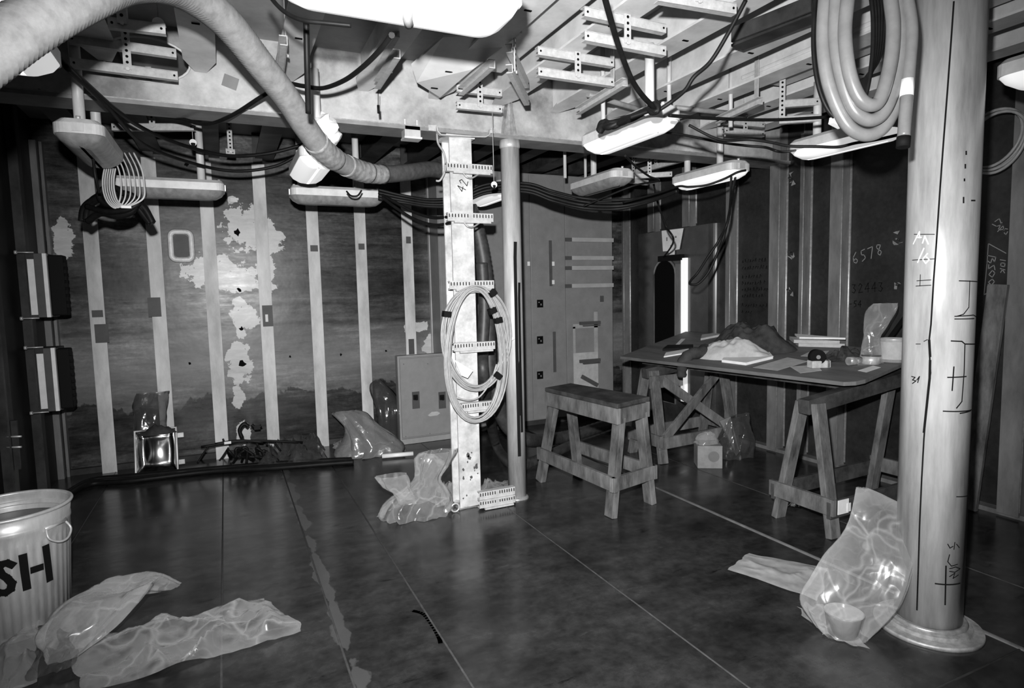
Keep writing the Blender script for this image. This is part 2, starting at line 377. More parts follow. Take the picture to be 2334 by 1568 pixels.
for (bx, by) in ((1805, 408), (1803, 575), (1801, 661), (2050, 547), (2048, 650)):
    c = pX(XR, bx, by)
    mk('stud', MB().cyl(c, c+Vector((-.055, -.012, .006)), .007, 8), bright_metal, wall_right)
    for q in range(3):
        p = c+Vector((-.003, R0.uniform(-.03, .03), R0.uniform(-.04, .04))); k = [Vector((R0.uniform(-.012, 0), R0.uniform(-.03, .03), R0.uniform(-.03, .03)))+p for _ in range(4)]
        mk('torn_tab', MB().add(k, [(0, 1, 2), (0, 2, 3)]), weld, wall_right)
mk('foot_strip', MB().bb(4.42, XR, YF, YB, 0, .03), stiffr_m, wall_right)

# ---- left bulkhead and the bulkhead behind the camera
wall_left = struct('wall_left', MB().bb(XL-.06, XL, YF, YB, 0, ZD), M('left_plating', .006, .018, .5, scale=3, world=True, spec=.15), 'dark steel left bulkhead')
for y in (5.62, 4.9, 4.1, 3.2, 2.2, 1.0):
    mk('stiffener', MB().bb(XL, XL+.07, y, y+.012, 0, ZD).bb(XL+.06, XL+.07, y-.04, y+.05, 0, ZD), dark_steel, wall_left)
mk('corner_angle', MB().bb(XL, XL+.045, 6.22, 6.30, 0, 2.8).bb(XL+.055, XL+.075, 6.27, YB, 0, 2.8), stiffr_m, wall_left)
struct('wall_front', MB().bb(XL-.1, XR+.1, YF-.06, YF, 0, ZD), dark_steel, 'steel bulkhead opposite the stained one')

# ---- overhead deck, longitudinals, deep transverse beam
ceiling = struct('ceiling', MB().bb(XL-.1, XR+.1, YF-.1, YB+.1, ZD, ZD+.06), M('deckhead_paint', 0.20, 0.34, 0.55, scale=3, world=True), 'painted steel deckhead')
for k in range(-1, 12):
    x = -0.99+.455*k+0.03
    if x < XL+.1 or x > XR-.1: continue
    pl = [(-.075, 2.0), (.075, 2.0), (.075, 3.74), (.04, 3.99), (-.04, 3.99), (-.075, 3.74)]
    L = mk('longitudinal', MB().prism([(x-.08, YF), (x+.08, YF), (x+.08, 3.80), (x+.03, 3.985), (x-.03, 3.985), (x-.08, 3.80)], lambda a, c_, t: Vector((a, c_, t)), 2.77, 2.782).bb(x-.006, x+.006, YF, 3.99, 2.782, ZD), white_paint, ceiling)
    mk('slot', MB().box((x, 3.3, 2.7685), (.035, .012, .004)).box((x+.01, 2.6, 2.7685), (.035, .012, .004)).box((x, 1.9, 2.7685), (.035, .012, .004)), dark_hole, L)
    mk('longitudinal', MB().bb(x-.08, x+.08, 4.03, YB, 2.77, 2.782).bb(x-.006, x+.006, 4.01, YB, 2.782, ZD), dark_steel, ceiling)
pp_ = [pZ(z_, x_, y_) for x_, y_, z_ in ((1003, 222, 2.69), (950, 188, 2.70), (938, 150, 2.73), (1010, 85, 2.80), (1190, 75, 2.80), (1078, 158, 2.72))]
sp_ = mk('soffit_panel', MB().add(pp_+[p+Vector((0, .004, .012)) for p in pp_], [(5, 4, 3, 2, 1, 0), (6, 7, 8, 9, 10, 11)]+[(i, (i+1) % 6, 6+(i+1) % 6, 6+i) for i in range(6)]), M('soffit_white', .6, .75, .5, scale=5, world=True), ceiling)
mk('slot', MB().box(pZ(2.718, 1023, 164), (.04, .014, .003)).box(pZ(2.69, 990, 201), (.04, .014, .003)), dark_hole, sp_)
# lagging strips between the longitudinals near the big light and on the right
for (x0, x1, y0, y1) in ((1.18, 1.62, 1.2, 3.55), (3.12, 3.5, 1.2, 3.1)):
    mk('lagging_panel', MB().bb(x0, x1, y0, y1, 2.83, 2.86), white_paint, ceiling, bevel=.01)
# web with a round lightening hole
def webpanel(mb, x0, x1, z0, z1, hole=None, y=4.0, th=.012):
    if not hole: return mb.bb(x0, x1, y-th/2, y+th/2, z0, z1)
    hx, hz, rx, rz = hole; n = 40; out = []; inn = []
    for k in range(n):
        a = math.tau*(k+.5)/n; c, s_ = math.cos(a), math.sin(a)
        inn.append((hx+rx*c, hz+rz*s_))
        t = min(((x1-hx) if c > 0 else (hx-x0))/max(abs(c), 1e-6), ((z1-hz) if s_ > 0 else (hz-z0))/max(abs(s_), 1e-6)); out.append((hx+c*t, hz+s_*t))
    vs = [Vector((a, y-th/2, c)) for a, c in inn+out]+[Vector((a, y+th/2, c)) for a, c in inn+out]; fs = []
    for k in range(n):
        k2 = (k+1) % n
        fs += [(k, k2, n+k2, n+k), (2*n+k, 3*n+k, 3*n+k2, 2*n+k2), (k, 2*n+k, 2*n+k2, k2)]
    return mb.add(vs, fs)
mb = MB(); h0 = pY(4.0, 335, 145)
webpanel(mb, XL, h0.x-.5, 2.56, ZD); webpanel(mb, h0.x-.5, h0.x+.5, 2.56, ZD, (h0.x, h0.z+.02, .21, .115)); webpanel(mb, h0.x+.5, XR, 2.56, ZD)
beam = mk('deck_beam', mb, M('beam_paint', 0.16, 0.60, 0.45, scale=2.6, detail=9, world=True), ceiling)
mk('flange', MB().bb(XL, XR, 3.89, 4.11, 2.535, 2.562), M('beam_flange_paint', 0.13, 0.24, 0.5, scale=6, detail=7, world=True), beam)
mk('flange_lip', MB().bb(XL, XR, 3.888, 3.892, 2.556, 2.563), weld, beam)
mk('hole_ring', MB().tube([(h0.x+.212*math.cos(t/30*math.tau), 3.99, h0.z+.02+.117*math.sin(t/30*math.tau)) for t in range(30)], .007, 6, closed=True), white_paint, beam)
c = pY(3.993, 525, 187); mk('bare_patch', MB().box((c.x, 3.993, c.z), (.08, .002, .07), Matrix.Rotation(.3, 3, 'Y')), grey_enamel, beam)
x = 1.85
mk('gusset', MB().prism([(x-.05, 2.562), (x+.05, 2.562), (x+.012, 2.80), (x-.012, 2.80)], lambda a, c_, t: Vector((a, t, c_)), 3.93, 3.99).bb(x-.004, x+.004, 3.9, 3.99, 2.56, 2.78), weld, beam)

# ================================================================== stroke lettering
GL = {'D': [[(0, 0), (0, 1), (.45, .85), (.6, .5), (.4, .1), (0, 0)]], 'I': [[(.2, 0), (.2, 1)]], 'A': [[(0, 0), (.3, 1), (.6, 0)], [(.12, .4), (.5, .4)]],
      'G': [[(.6, .8), (.35, 1), (.05, .7), (.05, .25), (.3, 0), (.6, .2), (.6, .45), (.35, .45)]], '1': [[(.25, 0), (.25, 1)]], '0': [[(.3, 1), (.05, .7), (.05, .3), (.3, 0), (.55, .3), (.55, .7), (.3, 1)]],
      'K': [[(.05, 0), (.05, 1)], [(.55, 1), (.08, .5), (.58, 0)]], 'B': [[(0, 0), (0, 1), (.4, .9), (.4, .6), (0, .52), (.5, .42), (.5, .1), (0, 0)]], '2': [[(.05, .75), (.25, 1), (.5, .8), (.05, 0), (.6, .05)]],
      '6': [[(.5, 1), (.1, .6), (.05, .2), (.3, 0), (.5, .2), (.35, .45), (.08, .3)]], '5': [[(.6, 1), (.2, .95), (.15, .6), (.45, .5), (.5, .2), (.1, 0)]], '7': [[(.05, .95), (.6, 1), (.2, 0)]],
      '8': [[(.55, .9), (.2, 1), (.1, .75), (.5, .3), (.3, 0), (.1, .25), (.55, .9)]], '3': [[(.05, .95), (.45, .9), (.25, .55), (.5, .3), (.3, 0), (.02, .1)]], '4': [[(.4, 0), (.45, 1), (.02, .35), (.6, .4)]],
      'S': [[(.55, .85), (.3, 1), (.06, .78), (.5, .35), (.35, .03), (.03, .1)]], 'H': [[(.05, 0), (.05, 1)], [(.55, 0), (.55, 1)], [(.2, .5), (.4, .5)]], 'T': [[(.3, 0), (.3, 1)], [(0, 1), (.6, 1)]],
      'R': [[(.05, 0), (.05, 1), (.5, .9), (.45, .6), (.08, .5), (.58, 0)]], '-': [[(.1, .5), (.5, .5)]], 'E': [[(.5, 1), (.05, 1), (.05, 0), (.5, 0)], [(.05, .5), (.4, .5)]], 'O': [[(.3, 1), (.05, .5), (.3, 0), (.55, .5), (.3, 1)]],
      'N': [[(0, 0), (0, 1), (.55, 0), (.55, 1)]], 'L': [[(.05, 1), (.05, 0), (.5, 0)]], 'U': [[(0, 1), (.05, .1), (.3, 0), (.5, .1), (.55, 1)]], 'V': [[(0, 1), (.3, 0), (.6, 1)]], '/': [[(.05, 0), (.55, 1)]], '.': [[(.2, 0), (.26, .05)]], ' ': []}
def letters(mb, text, u, v, h, w, fn, rot=0.0, gap=0.78, mono=True, off=0.0012):
    c, s_ = math.cos(rot), math.sin(rot); cur = 0
    for ch in text:
        for st in GL[ch]:
            mb.ribbon([(u+(cur+a*h*.9)*c-(bb_*h)*s_, v+(cur+a*h*.9)*s_+(bb_*h)*c) for a, bb_ in st], w, fn, off)
        cur += h*gap*(0.55 if ch in 'I1.' else 1)
    return mb

# writing on the right bulkhead; u runs right in the picture (towards -Y)
wr = lambda u, v, o: Vector((XR-o, -u, v))
def wpx(x, y): q = pX(XR, x, y); return (-q.y, q.z)
u, v = wpx(1946, 602); mk('chalk_number', letters(MB(), '6578', u, v, .085, .006, wr, .25), chalk, wall_right, label='chalked number 6578')
u, v = wpx(1690, 600)
mb = MB()
for k, (n_, dz) in enumerate(((9, 0), (10, .065), (7, .15), (9, .21), (10, .27), (8, .33), (11, .42), (4, .48))):
    cu = u+.01
    for q in range(n_):           # illegible hand lettering: short zigzag strokes
        mb.ribbon([(cu+R0.uniform(0, .006), v-dz+R0.uniform(0, .012)), (cu+R0.uniform(.006, .016), v-dz+R0.uniform(.022, .04)), (cu+R0.uniform(.012, .024), v-dz+R0.uniform(0, .03))], .006, wr)
        cu += .031 if R0.random() > .2 else .045
mk('marker_note', mb, marker, wall_right, label='block of black marker lettering')
u, v = wpx(1942, 668); mk('marker_number', letters(MB(), '32443', u, v, .07, .006, wr, 0.05), marker, wall_right)
u, v = wpx(1935, 700); mk('marker_number', letters(MB(), '-54', u, v, .05, .006, wr, 0.02), marker, wall_right)
def lpx(mb, pts, w=.005):
    mb.ribbon([wpx(*p) for p in pts], w, wr); return mb
mb = MB()
lpx(mb, [(2268, 505), (2278, 498), (2283, 512), (2272, 516), (2262, 511)]); lpx(mb, [(2276, 522), (2284, 507)]); lpx(mb, [(2274, 528), (2287, 514), (2288, 530)]); lpx(mb, [(2280, 524), (2289, 522)])
lpx(mb, [(2297, 522), (2290, 521), (2287, 528), (2293, 535), (2297, 528)])
mk('chalk_word', mb, chalk, wall_right, label='chalked word DIAG')
mb = MB()
lpx(mb, [(2293, 577), (2253, 555), (2250, 600), (2243, 672), (2259, 663)])
for pts in ([(2250, 582), (2270, 586), (2267, 597), (2262, 588), (2258, 600), (2251, 594)], [(2254, 603), (2253, 613), (2266, 604), (2268, 615)], [(2262, 616), (2268, 622), (2262, 632), (2254, 626), (2262, 616)], [(2262, 636), (2267, 642), (2260, 650), (2253, 643), (2262, 636)], [(2251, 652), (2250, 662), (2264, 654), (2265, 666)]): lpx(mb, pts)
for pts in ([(2280, 592), (2292, 594)], [(2282, 599), (2291, 600), (2290, 608), (2281, 606), (2282, 599)], [(2280, 612), (2291, 615)], [(2281, 621), (2285, 614), (2290, 622)]): lpx(mb, pts)
mk('chalk_word', mb, chalk, wall_right, label='chalked box with 10K and B2002')
u, v = wpx(1772, 945); mk('chalk_letter', letters(MB(), 'D', u, v, .06, .005, wr), chalk, wall_right)

# ================================================================== posts
def hbeam_post():
    t = thing('post', 'pale painted H-beam post carrying five slotted brackets and a cable coil', 'post', (1.475, 4.0, 0))
    x, y = 1.475, 4.0
    mk('shaft', MB().bb(x-.078, x+.078, y-.08, y-.066, 0, 2.535).bb(x-.078, x+.078, y+.066, y+.08, 0, 2.535).bb(x-.006, x+.006, y-.066, y+.066, 0, 2.535), cream_paint, t)
    mk('cap_plate', MB().bb(x-.1, x+.1, y-.09, y+.09, 2.515, 2.5345), white_paint, t)
    mk('foot_weld', MB().tube([(x-.085, y-.088, .004), (x+.085, y-.088, .004), (x+.085, y+.088, .004), (x-.085, y+.088, .004)], .012, 6, closed=True), weld, t)
    for k in range(14):
        q = Vector((x+R0.uniform(-.06, .06), y-.0808, R0.uniform(.06, .42))); w_ = R0.uniform(.006, .02)
        mk('stain', MB().prism([(q.x+w_*R0.uniform(.4, 1)*math.cos(a_), q.z+1.3*w_*R0.uniform(.4, 1)*math.sin(a_)) for a_ in [i/7*math.tau for i in range(7)]], lambda a_, c_, q_: Vector((a_, q_, c_)), y-.0812, y-.0802), grey_enamel_d, t)
    mk('marker_scribble', letters(MB(), '42', x+.02, 2.16, .06, .005, lambda u_, v_, o: Vector((u_, y-.08-o, v_)), 1.2), marker, t)
    return t
hbeam_post()
def slotted_bracket(c, w, label, clamp=True, tilt=0.0):
    c = Vector(c); t = thing('slotted_bracket', label, 'bracket', c-Vector((0, 0, .03)), 0, 'slotted brackets on the pale post')
    rot = Matrix.Rotation(tilt, 3, 'Y')
    def B(mb, p, d): return mb.box(c+rot @ Vector(p), d, rot)
    mb = B(MB(), (0, 0, 0), (w, .006, .055)); B(mb, (0, .018, -.0245), (w, .036, .006)); B(mb, (0, .018, .0245), (w, .036, .006)); B(mb, (0.01, -.006, -.034), (w*.8, .02, .012))
    mk('channel', mb, rack_paint, t)
    mb = MB(); n = 15
    for k in range(n):
        if k in (7,): continue
        B(mb, (-w/2+w*(k+.5)/n, -.0035, .008), (.006, .002, .022))
    mk('slots', mb, dark_hole, t)['kind'] = 'stuff'
    if clamp: mk('clamp', MB().tube(smooth([c+Vector(p) for p in ((-.05, -.004, -.036), (-.03, -.012, -.062), (0, -.014, -.068), (.03, -.012, -.055), (.06, -.004, -.036))], 4), .006, 6), weld, t)
    return t
for (bx, by, w, lb, cl) in ((1071, 383, .325, 'topmost slotted bracket on the pale post, under the deck beam', True), (1073, 495, .325, 'slotted bracket on the pale post where two black cables end', True), (1076, 649, .32, 'slotted bracket the upper cable loop hangs from', False),
                        (1082, 789, .30, 'slotted bracket in the middle of the cable coil', False), (1095, 925, .27, 'slotted bracket at the bottom of the cable coil', False)):
    c = pY(3.876, bx, by); slotted_bracket(c, w, lb, cl)
c = pZ(.045, 1134, 1143); slotted_bracket((c.x, c.y, .045), .27, 'doubled slotted bracket standing on the deck between post and pipe', False)
c = Vector((c.x, c.y+.0, .104)); slotted_bracket(c, .27, 'slotted bracket resting on top of the one at the post foot', False)

t = thing('pipe_stanchion', 'round steel stanchion beside the pale post with two black strips', 'pipe', (1.85, 3.95, 0))
mk('pipe', MB().lathe([(.0, 0), (.066, 0), (.066, 2.5345), (0, 2.5345)], (1.85, 3.95, 0), 32), pipe_steel, t)
mk('foot_weld', MB().lathe([(.064, .02), (.078, .012), (.085, 0), (.06, 0)], (1.85, 3.95, 0), 24), weld, t)
mk('collar', MB().lathe([(.066, 2.48), (.072, 2.49), (.072, 2.534), (.066, 2.534)], (1.85, 3.95, 0), 24), pipe_steel, t)
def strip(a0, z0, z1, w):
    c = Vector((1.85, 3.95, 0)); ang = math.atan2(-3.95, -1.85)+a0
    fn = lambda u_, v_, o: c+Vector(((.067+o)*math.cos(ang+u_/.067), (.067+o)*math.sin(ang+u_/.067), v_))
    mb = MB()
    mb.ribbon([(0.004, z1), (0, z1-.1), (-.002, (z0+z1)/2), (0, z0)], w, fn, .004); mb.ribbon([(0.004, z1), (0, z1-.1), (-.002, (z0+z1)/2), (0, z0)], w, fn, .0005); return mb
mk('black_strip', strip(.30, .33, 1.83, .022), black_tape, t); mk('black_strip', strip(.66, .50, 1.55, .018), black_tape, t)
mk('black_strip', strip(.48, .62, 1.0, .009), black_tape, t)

PC = Vector((2.705, 1.578, 0)); PR = .126
t = thing('steel_pillar', 'thick bare steel pillar standing on a stepped flange, marked in chalk and marker', 'pillar', PC)
mk('shaft', MB().lathe([(0, 0), (PR, 0), (PR, ZD), (0, ZD)], PC, 64), pipe_steel, t)
mk('base_flange', MB().lathe([(PR, .05), (PR+.012, .036), (PR+.012, .036), (PR+.036, .033), (PR+.036, .033), (PR+.04, .018), (PR+.04, .018), (PR+.076, .016), (PR+.076, .016), (PR+.08, 0), (PR-.02, 0)], PC, 64), M('base_steel', .22, .6, .5, metal=.4, scale=16, detail=8, world=True), t)
mk('weld_ring', MB().tube([PC+Vector((math.cos(a)*(PR+.012), math.sin(a)*(PR+.008), .042)) for a in [k/48*math.tau for k in range(48)]], .012, 6, closed=True), weld, t)
pang = math.atan2(-PC.y, -PC.x)
pf = lambda u_, v_, o: PC+Vector(((PR+o)*math.cos(pang+u_/PR), (PR+o)*math.sin(pang+u_/PR), v_))
def ppx(x, y):
    """pixel -> (arc, height) on the pillar"""
    d = Vector(ray(x, y)); o = Vector(CAM); dx_, dy_ = d.x, d.y; ox, oy = o.x-PC.x, o.y-PC.y
    A = dx_*dx_+dy_*dy_; B_ = 2*(ox*dx_+oy*dy_); C_ = ox*ox+oy*oy-PR*PR; D_ = max(B_*B_-4*A*C_, 0); tt = (-B_-math.sqrt(D_))/(2*A)
    p = o+d*tt; a = math.atan2(p.y-PC.y, p.x-PC.x)-pang
    while a > math.pi: a -= math.tau
    while a < -math.pi: a += math.tau
    return (a*PR, p.z)
def pmark(name, strokes, w, mat):
    mb = MB()
    for s_ in strokes: mb.ribbon([ppx(*p) for p in s_], w, pf, .0008, .012)
    return mk(name, mb, mat, t)
pmark('seam_line', [[(2174, 4), (2168, 90), (2160, 200), (2150, 330), (2142, 440), (2134, 560), (2128, 640), (2122, 740), (2118, 775), (2119, 810), (2121, 850), (2114, 900), (2106, 1000), (2101, 1090), (2096, 1200), (2093, 1300), (2090, 1390)]], .006, marker)
pmark('marker_line', [[(2118, 776), (2120, 812)], [(2120, 822), (2119, 862), (2115, 900), (2106, 985)]], .009, marker)
pmark('marker_bracket', [[(2186, 640), (2227, 642)], [(2210, 640), (2208, 700), (2196, 716), (2180, 721)], [(2176, 721), (2218, 718), (2228, 724)], [(2176, 727), (2220, 726)]], .004, marker)
pmark('marker_bracket', [[(2168, 777), (2192, 778), (2199, 784), (2228, 784)], [(2199, 784), (2197, 850), (2192, 915), (2180, 930)], [(2160, 860), (2202, 858)], [(2174, 836), (2170, 890)], [(2150, 937), (2214, 934)], [(2188, 942), (2212, 936)]], .005, marker)
pmark('marker_cross', [[(2132, 1330), (2188, 1329)], [(2156, 1290), (2154, 1378)]], .006, marker)
pmark('marker_cross', [[(2180, 1132), (2204, 1130)]], .004, marker)
pmark('marker_number', [[(2160, 1240), (2165, 1249), (2172, 1245)], [(2176, 1236), (2174, 1252)], [(2180, 1240), (2186, 1248)], [(2164, 1264), (2160, 1280), (2168, 1290), (2182, 1286)], [(2164, 1296), (2178, 1292), (2188, 1296), (2176, 1304), (2164, 1302)], [(2164, 1314), (2176, 1306), (2172, 1318), (2184, 1310)]], .004, marker)
pmark('marker_number', [[(2078, 858), (2086, 860), (2080, 866), (2088, 868), (2080, 874)], [(2090, 866), (2096, 858), (2092, 872)]], .004, marker)
pmark('marker_dashes', [[(2202, 345), (2202, 352)], [(2200, 375), (2200, 383)], [(2198, 408), (2198, 412)], [(2196, 450), (2196, 462)], [(2214, 457), (2222, 457)], [(2240, 457), (2248, 456)]], .006, marker)
pmark('marker_box', [[(2084, 534), (2130, 534)], [(2080, 593), (2130, 590)], [(2090, 640), (2122, 638)], [(2088, 652), (2122, 650)], [(2098, 626), (2097, 652)], [(2088, 784), (2098, 784)], [(2106, 778), (2114, 774)]], .003, marker)
pmark('chalk_mark', [[(2082, 556), (2096, 528), (2096, 542)], [(2092, 541), (2100, 541)], [(2103, 554), (2108, 538), (2116, 556)], [(2092, 598), (2106, 566)], [(2104, 590), (2114, 578)], [(2104, 592), (2110, 600), (2118, 592), (2112, 586)]], .005, chalk_bright)

# ================================================================== switchboard, breaker panel
t = thing('switchboard', 'tall grey switchboard cabinet against the back bulkhead', 'cabinet', (3.05, 6.17, 0))
mk('body', MB().bb(1.99, 4.09, 6.01, 6.33, .06, 2.75), grey_enamel, t)
mk('plinth', MB().bb(1.99, 4.09, 6.04, 6.33, 0, .06), dark_steel, t)
for x0, x1 in ((2.0, 2.39), (2.40, 3.02), (3.03, 3.455), (3.465, 4.085)):
    d = mk('door', MB().bb(x0, x1, 5.995, 6.009, .07, 2.74), grey_enamel, t, bevel=.003)
    if x0 > 3 and x0 < 3.2:
        for by in (692, 775, 855): c = pY(5.994, 1231, by); mk('inspection_window', MB().box(c, (.075, .004, .085)), dark_hole, d); mk('terminal', MB().box(c+Vector((.01, -.003, -.01)), (.012, .004, .02)).box(c+Vector((-.015, -.003, .015)), (.014, .004, .012)), grey_enamel, d)
        for by0, by1, bx in ((548, 652, 1254), (756, 848, 1263)): a = pY(5.993, bx, by0); c = pY(5.993, bx, by1); mk('slot_handle', MB().bb(a.x-.016, a.x+.016, 5.985, 5.995, c.z, a.z), grey_enamel_d, d)
        for bx, by in ((1261, 601), (1261, 643)): mk('label_plate', MB().box(pY(5.98, bx, by), (.03, .004, .045)), paper, d)
        mk('label_plate', MB().box(pY(5.99, 1205, 601), (.03, .004, .045)), paper, d)
        mk('label_plate', MB().box(pY(5.99, 1117, 634), (.035, .004, .045)), paper, d)
    if x0 > 3.4:
        for by in (546, 588, 611, 652):
            a = pY(5.97, 1288, by); c = pY(5.97, 1397, by)
            s_ = mk('nameplate_bar', MB().bb(a.x+.08, c.x, 5.955, 5.97, a.z-.022, a.z+.022).bb(a.x+.1, a.x+.14, 5.97, 5.995, a.z-.01, a.z+.01).bb(c.x-.2, c.x-.16, 5.97, 5.995, a.z-.01, a.z+.01), M('bar_grey', .30, .38, .5, scale=10), d)
            mk('dark_end', MB().bb(a.x, a.x+.079, 5.957, 5.97, a.z-.02, a.z+.02), grey_enamel_d, d)
        a = pY(5.993, 1306, 745); c = pY(5.993, 1364, 905)
        mk('bare_patch', MB().bb(a.x, c.x, 5.992, 5.9945, c.z, a.z-.3), paper_grey, d)
        mk('bare_patch', MB().bb(a.x, c.x, 5.992, 5.9945, a.z-.02, a.z+.03).bb(c.x-.05, c.x, 5.992, 5.9945, a.z-.3, a.z+.16).bb(a.x, a.x+.03, 5.992, 5.9945, a.z-.3, a.z), M('bare_grey', .26, .36, .6, scale=10), d)
        for by in (736, 822): a2 = pY(5.97, 1345, by); mk('hinge_bar', MB().box(a2, (.27, .03, .035)).box(a2+Vector((.02, 0, -.03)), (.22, .03, .012)), grey_enamel_d, d)
        mk('latch', MB().bar(pY(5.97, 1326, 858), pY(5.97, 1362, 878), .02, .045), grey_enamel_d, d)
        mk('stain', MB().box(pY(5.993, 1372, 681), (.05, .003, .07)), grey_enamel_d, d)
a = pY(5.9, 905, 812); c = pY(5.9, 918, 1010)
t = thing('breaker_panel', 'grey breaker panel with two toggle switches standing on the deck behind the post', 'panel', (1.8, 5.97, 0))
mk('enclosure', MB().bb(a.x, 2.12, 5.91, 5.99, .003, a.z), grey_enamel, t, bevel=.005)
mk('front_plate', MB().bb(a.x+.025, 2.10, 5.898, 5.912, .07, a.z-.03), M('panel_face', .2, .24, .45, scale=9), t, bevel=.003)
mk('rim', MB().bb(a.x, 2.12, 5.892, 5.91, a.z-.012, a.z).bb(a.x, 2.12, 5.892, 5.91, .003, .055).bb(a.x, a.x+.014, 5.892, 5.91, .055, a.z-.012), M('panel_rim', .24, .30, .4, scale=9), t)
for bx in (948, 1008):
    q = pY(5.896, bx, 912); s_ = mk('switch_plate', MB().box(q, (.075, .006, .17)), grey_enamel_d, t)
    mk('toggle', MB().box(q+Vector((-.005, -.008, .03)), (.045, .02, .05)).box(q+Vector((0, -.02, .02)), (.02, .03, .03)), black_tape, s_)
mk('smear', MB().prism([(.0, 0), (.04, .03), (.1, .03), (.13, .01), (.1, -.01), (.02, -.012)], lambda u_, v_, q: Vector((a.x+.29+u_, q, .27+v_)), 5.8965, 5.8975), M('bare_grey2', .36, .5, .6, scale=10), t)
for bx, by in ((920, 830), (975, 829), (1030, 828), (925, 995), (980, 988)): mk('screw', MB().cyl(pY(5.899, bx, by), pY(5.895, bx, by), .006, 8), grey_enamel_d, t)

# ================================================================== trunk with arched opening on the right bulkhead
TX = 4.33
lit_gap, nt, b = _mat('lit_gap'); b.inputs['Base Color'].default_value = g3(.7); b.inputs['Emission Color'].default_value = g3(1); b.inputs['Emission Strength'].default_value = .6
y0, y1 = pX(TX, 1455, 528).y, pX(TX, 1630, 508).y; zt = 2.11
t = thing('access_trunk', 'dark steel trunk with rounded corner and arched opening on the right bulkhead', 'trunk', (4.42, (y0+y1)/2, 0))
poly = [(XR, y0), (TX, y0)]+[(TX+.09-.09*math.cos(q), y1+.09-.09*math.sin(q)) for q in [k/8*math.pi/2 for k in range(9)]]+[(XR, y1)]
mk('body', MB().prism(poly, lambda a_, c_, q: Vector((a_, c_, q)), 0, zt), M('trunk_paint', .02, .05, .2, scale=4, world=True, spec=1.0), t)
fn = lambda u_, v_, q: Vector((TX-q, -u_, v_))
ya, yb = pX(TX, 1492, 700).y, pX(TX, 1541, 700).y; zc = pX(TX, 1515, 592).z; hw = (ya-yb)/2; ym = (ya+yb)/2
arch = [(-ym-hw, .25), (-ym-hw, zc-.16)]+[(-ym-hw*math.cos(q), zc-.16+.16*math.sin(q)) for q in [k/10*math.pi for k in range(11)]]+[(-ym+hw, .25)]
mk('opening', MB().prism(arch, fn, .001, .004), dark_hole, t)
mk('opening_rim', MB().tube([fn(a_, c_, .008) for a_, c_ in arch], .012, 6, closed=True), stiffr_m, t)
yw0, yw1 = pX(TX, 1557, 650).y, pX(TX, 1568, 650).y
mk('door_stop', MB().bb(TX-.02, TX, yw0+.03, ya-hw*2+.0+.0 if False else yw0+.10, .3, 1.74), stiffr_m, t)
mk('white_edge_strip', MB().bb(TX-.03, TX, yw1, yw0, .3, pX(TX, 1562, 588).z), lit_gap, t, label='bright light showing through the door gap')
q = pX(TX-.02, 1510, 578); mk('rubber_latch', MB().bb(TX-.05, TX, yw0-.02, ym+.06, zc-.02, zc+.04), black_tape, t)
t2 = thing('paper_sign', 'mottled pale paper sign stuck on the dark trunk above its opening', 'sign', pX(TX-.02, 1532, 580))
A_ = [pX(TX-.012, *p) for p in ((1508, 526), (1558, 520), (1549, 568), (1538, 570), (1538, 580), (1524, 581), (1524, 572), (1511, 573))]
mk('sheet', MB().add(A_, [tuple(range(8))]), paper, t2)
mk('smudges', MB().box(pX(TX-.013, 1520, 545), (.002, .02, .04)).box(pX(TX-.013, 1540, 540), (.002, .03, .02)).box(pX(TX-.013, 1530, 560), (.002, .03, .015)), grey_enamel, t2)

# ================================================================== bench sawhorse
def leg(mb, p0, p1, w=.075, d=.04, up=(0, 1, 0)): return mb.bar(p0, p1, w, d, up)
A0, B0, C0, D0 = Vector((2.17, 4.10, .76)), Vector((2.45, 4.19, .76)), Vector((2.585, 3.36, .76)), Vector((2.245, 3.25, .76))
t = thing('work_bench', 'low wooden bench sawhorse with a blackened top beside the stanchion', 'bench', ((A0+C0)/2-Vector((0, 0, .76))))
top = [A0, B0, C0, D0]
mk('top_board', MB().add(top+[p-Vector((0, 0, .03)) for p in top], [(0, 1, 2, 3), (7, 6, 5, 4), (0, 4, 5, 1), (1, 5, 6, 2), (2, 6, 7, 3), (3, 7, 4, 0)]), wood_dark, t, bevel=.004)
ax = (D0-A0).normalized(); sd = (C0-D0).normalized()
def rail(p, q, z, h, w, name='rail', mat=wood): return mk(name, MB().bar(Vector((p.x, p.y, z)), Vector((q.x, q.y, z)), w, h), mat, t, bevel=.003)
rail(A0+sd*.015, D0+sd*.015, .675, .105, .03, 'apron'); rail(B0-sd*.015, C0-sd*.015, .675, .105, .03, 'apron'); rail(D0+sd*.03+ax*-.012, C0-sd*.03+ax*-.012, .675, .1, .03, 'apron'); rail(A0+sd*.03+ax*.015, B0-sd*.03+ax*.015, .675, .1, .03, 'apron')
ft = {'n1': (pZ(0, 1392, 1178), D0+sd*.06-ax*.04), 'n2': (pZ(0, 1482, 1146), C0-sd*.06-ax*.04), 'f1': (pZ(0, 1232, 1096), A0+sd*.06+ax*.06), 'f2': (pZ(0, 1318, 1078), B0-sd*.06+ax*.06)}
for k, (p, q) in ft.items():
    p = Vector((p.x, p.y, 0)); mk('leg', MB().bar(p, Vector((q.x, q.y, .66)), .045, .085, tuple(ax)), wood, t, bevel=.004)
def at(k, z): p, q = ft[k]; p = Vector((p.x, p.y, 0)); q = Vector((q.x, q.y, .66)); return p+(q-p)*(z/.66)
for a_, c_, o in (('n1', 'f1', -.035), ('n2', 'f2', .035), ('n1', 'n2', 0)):
    p, q = at(a_, .23), at(c_, .23); d = (q-p).normalized(); sh = sd*o if o else ax*.035
    mk('stretcher', MB().bar(p-d*.06+sh, q+d*.06+sh, .028, .095), wood, t, bevel=.003)

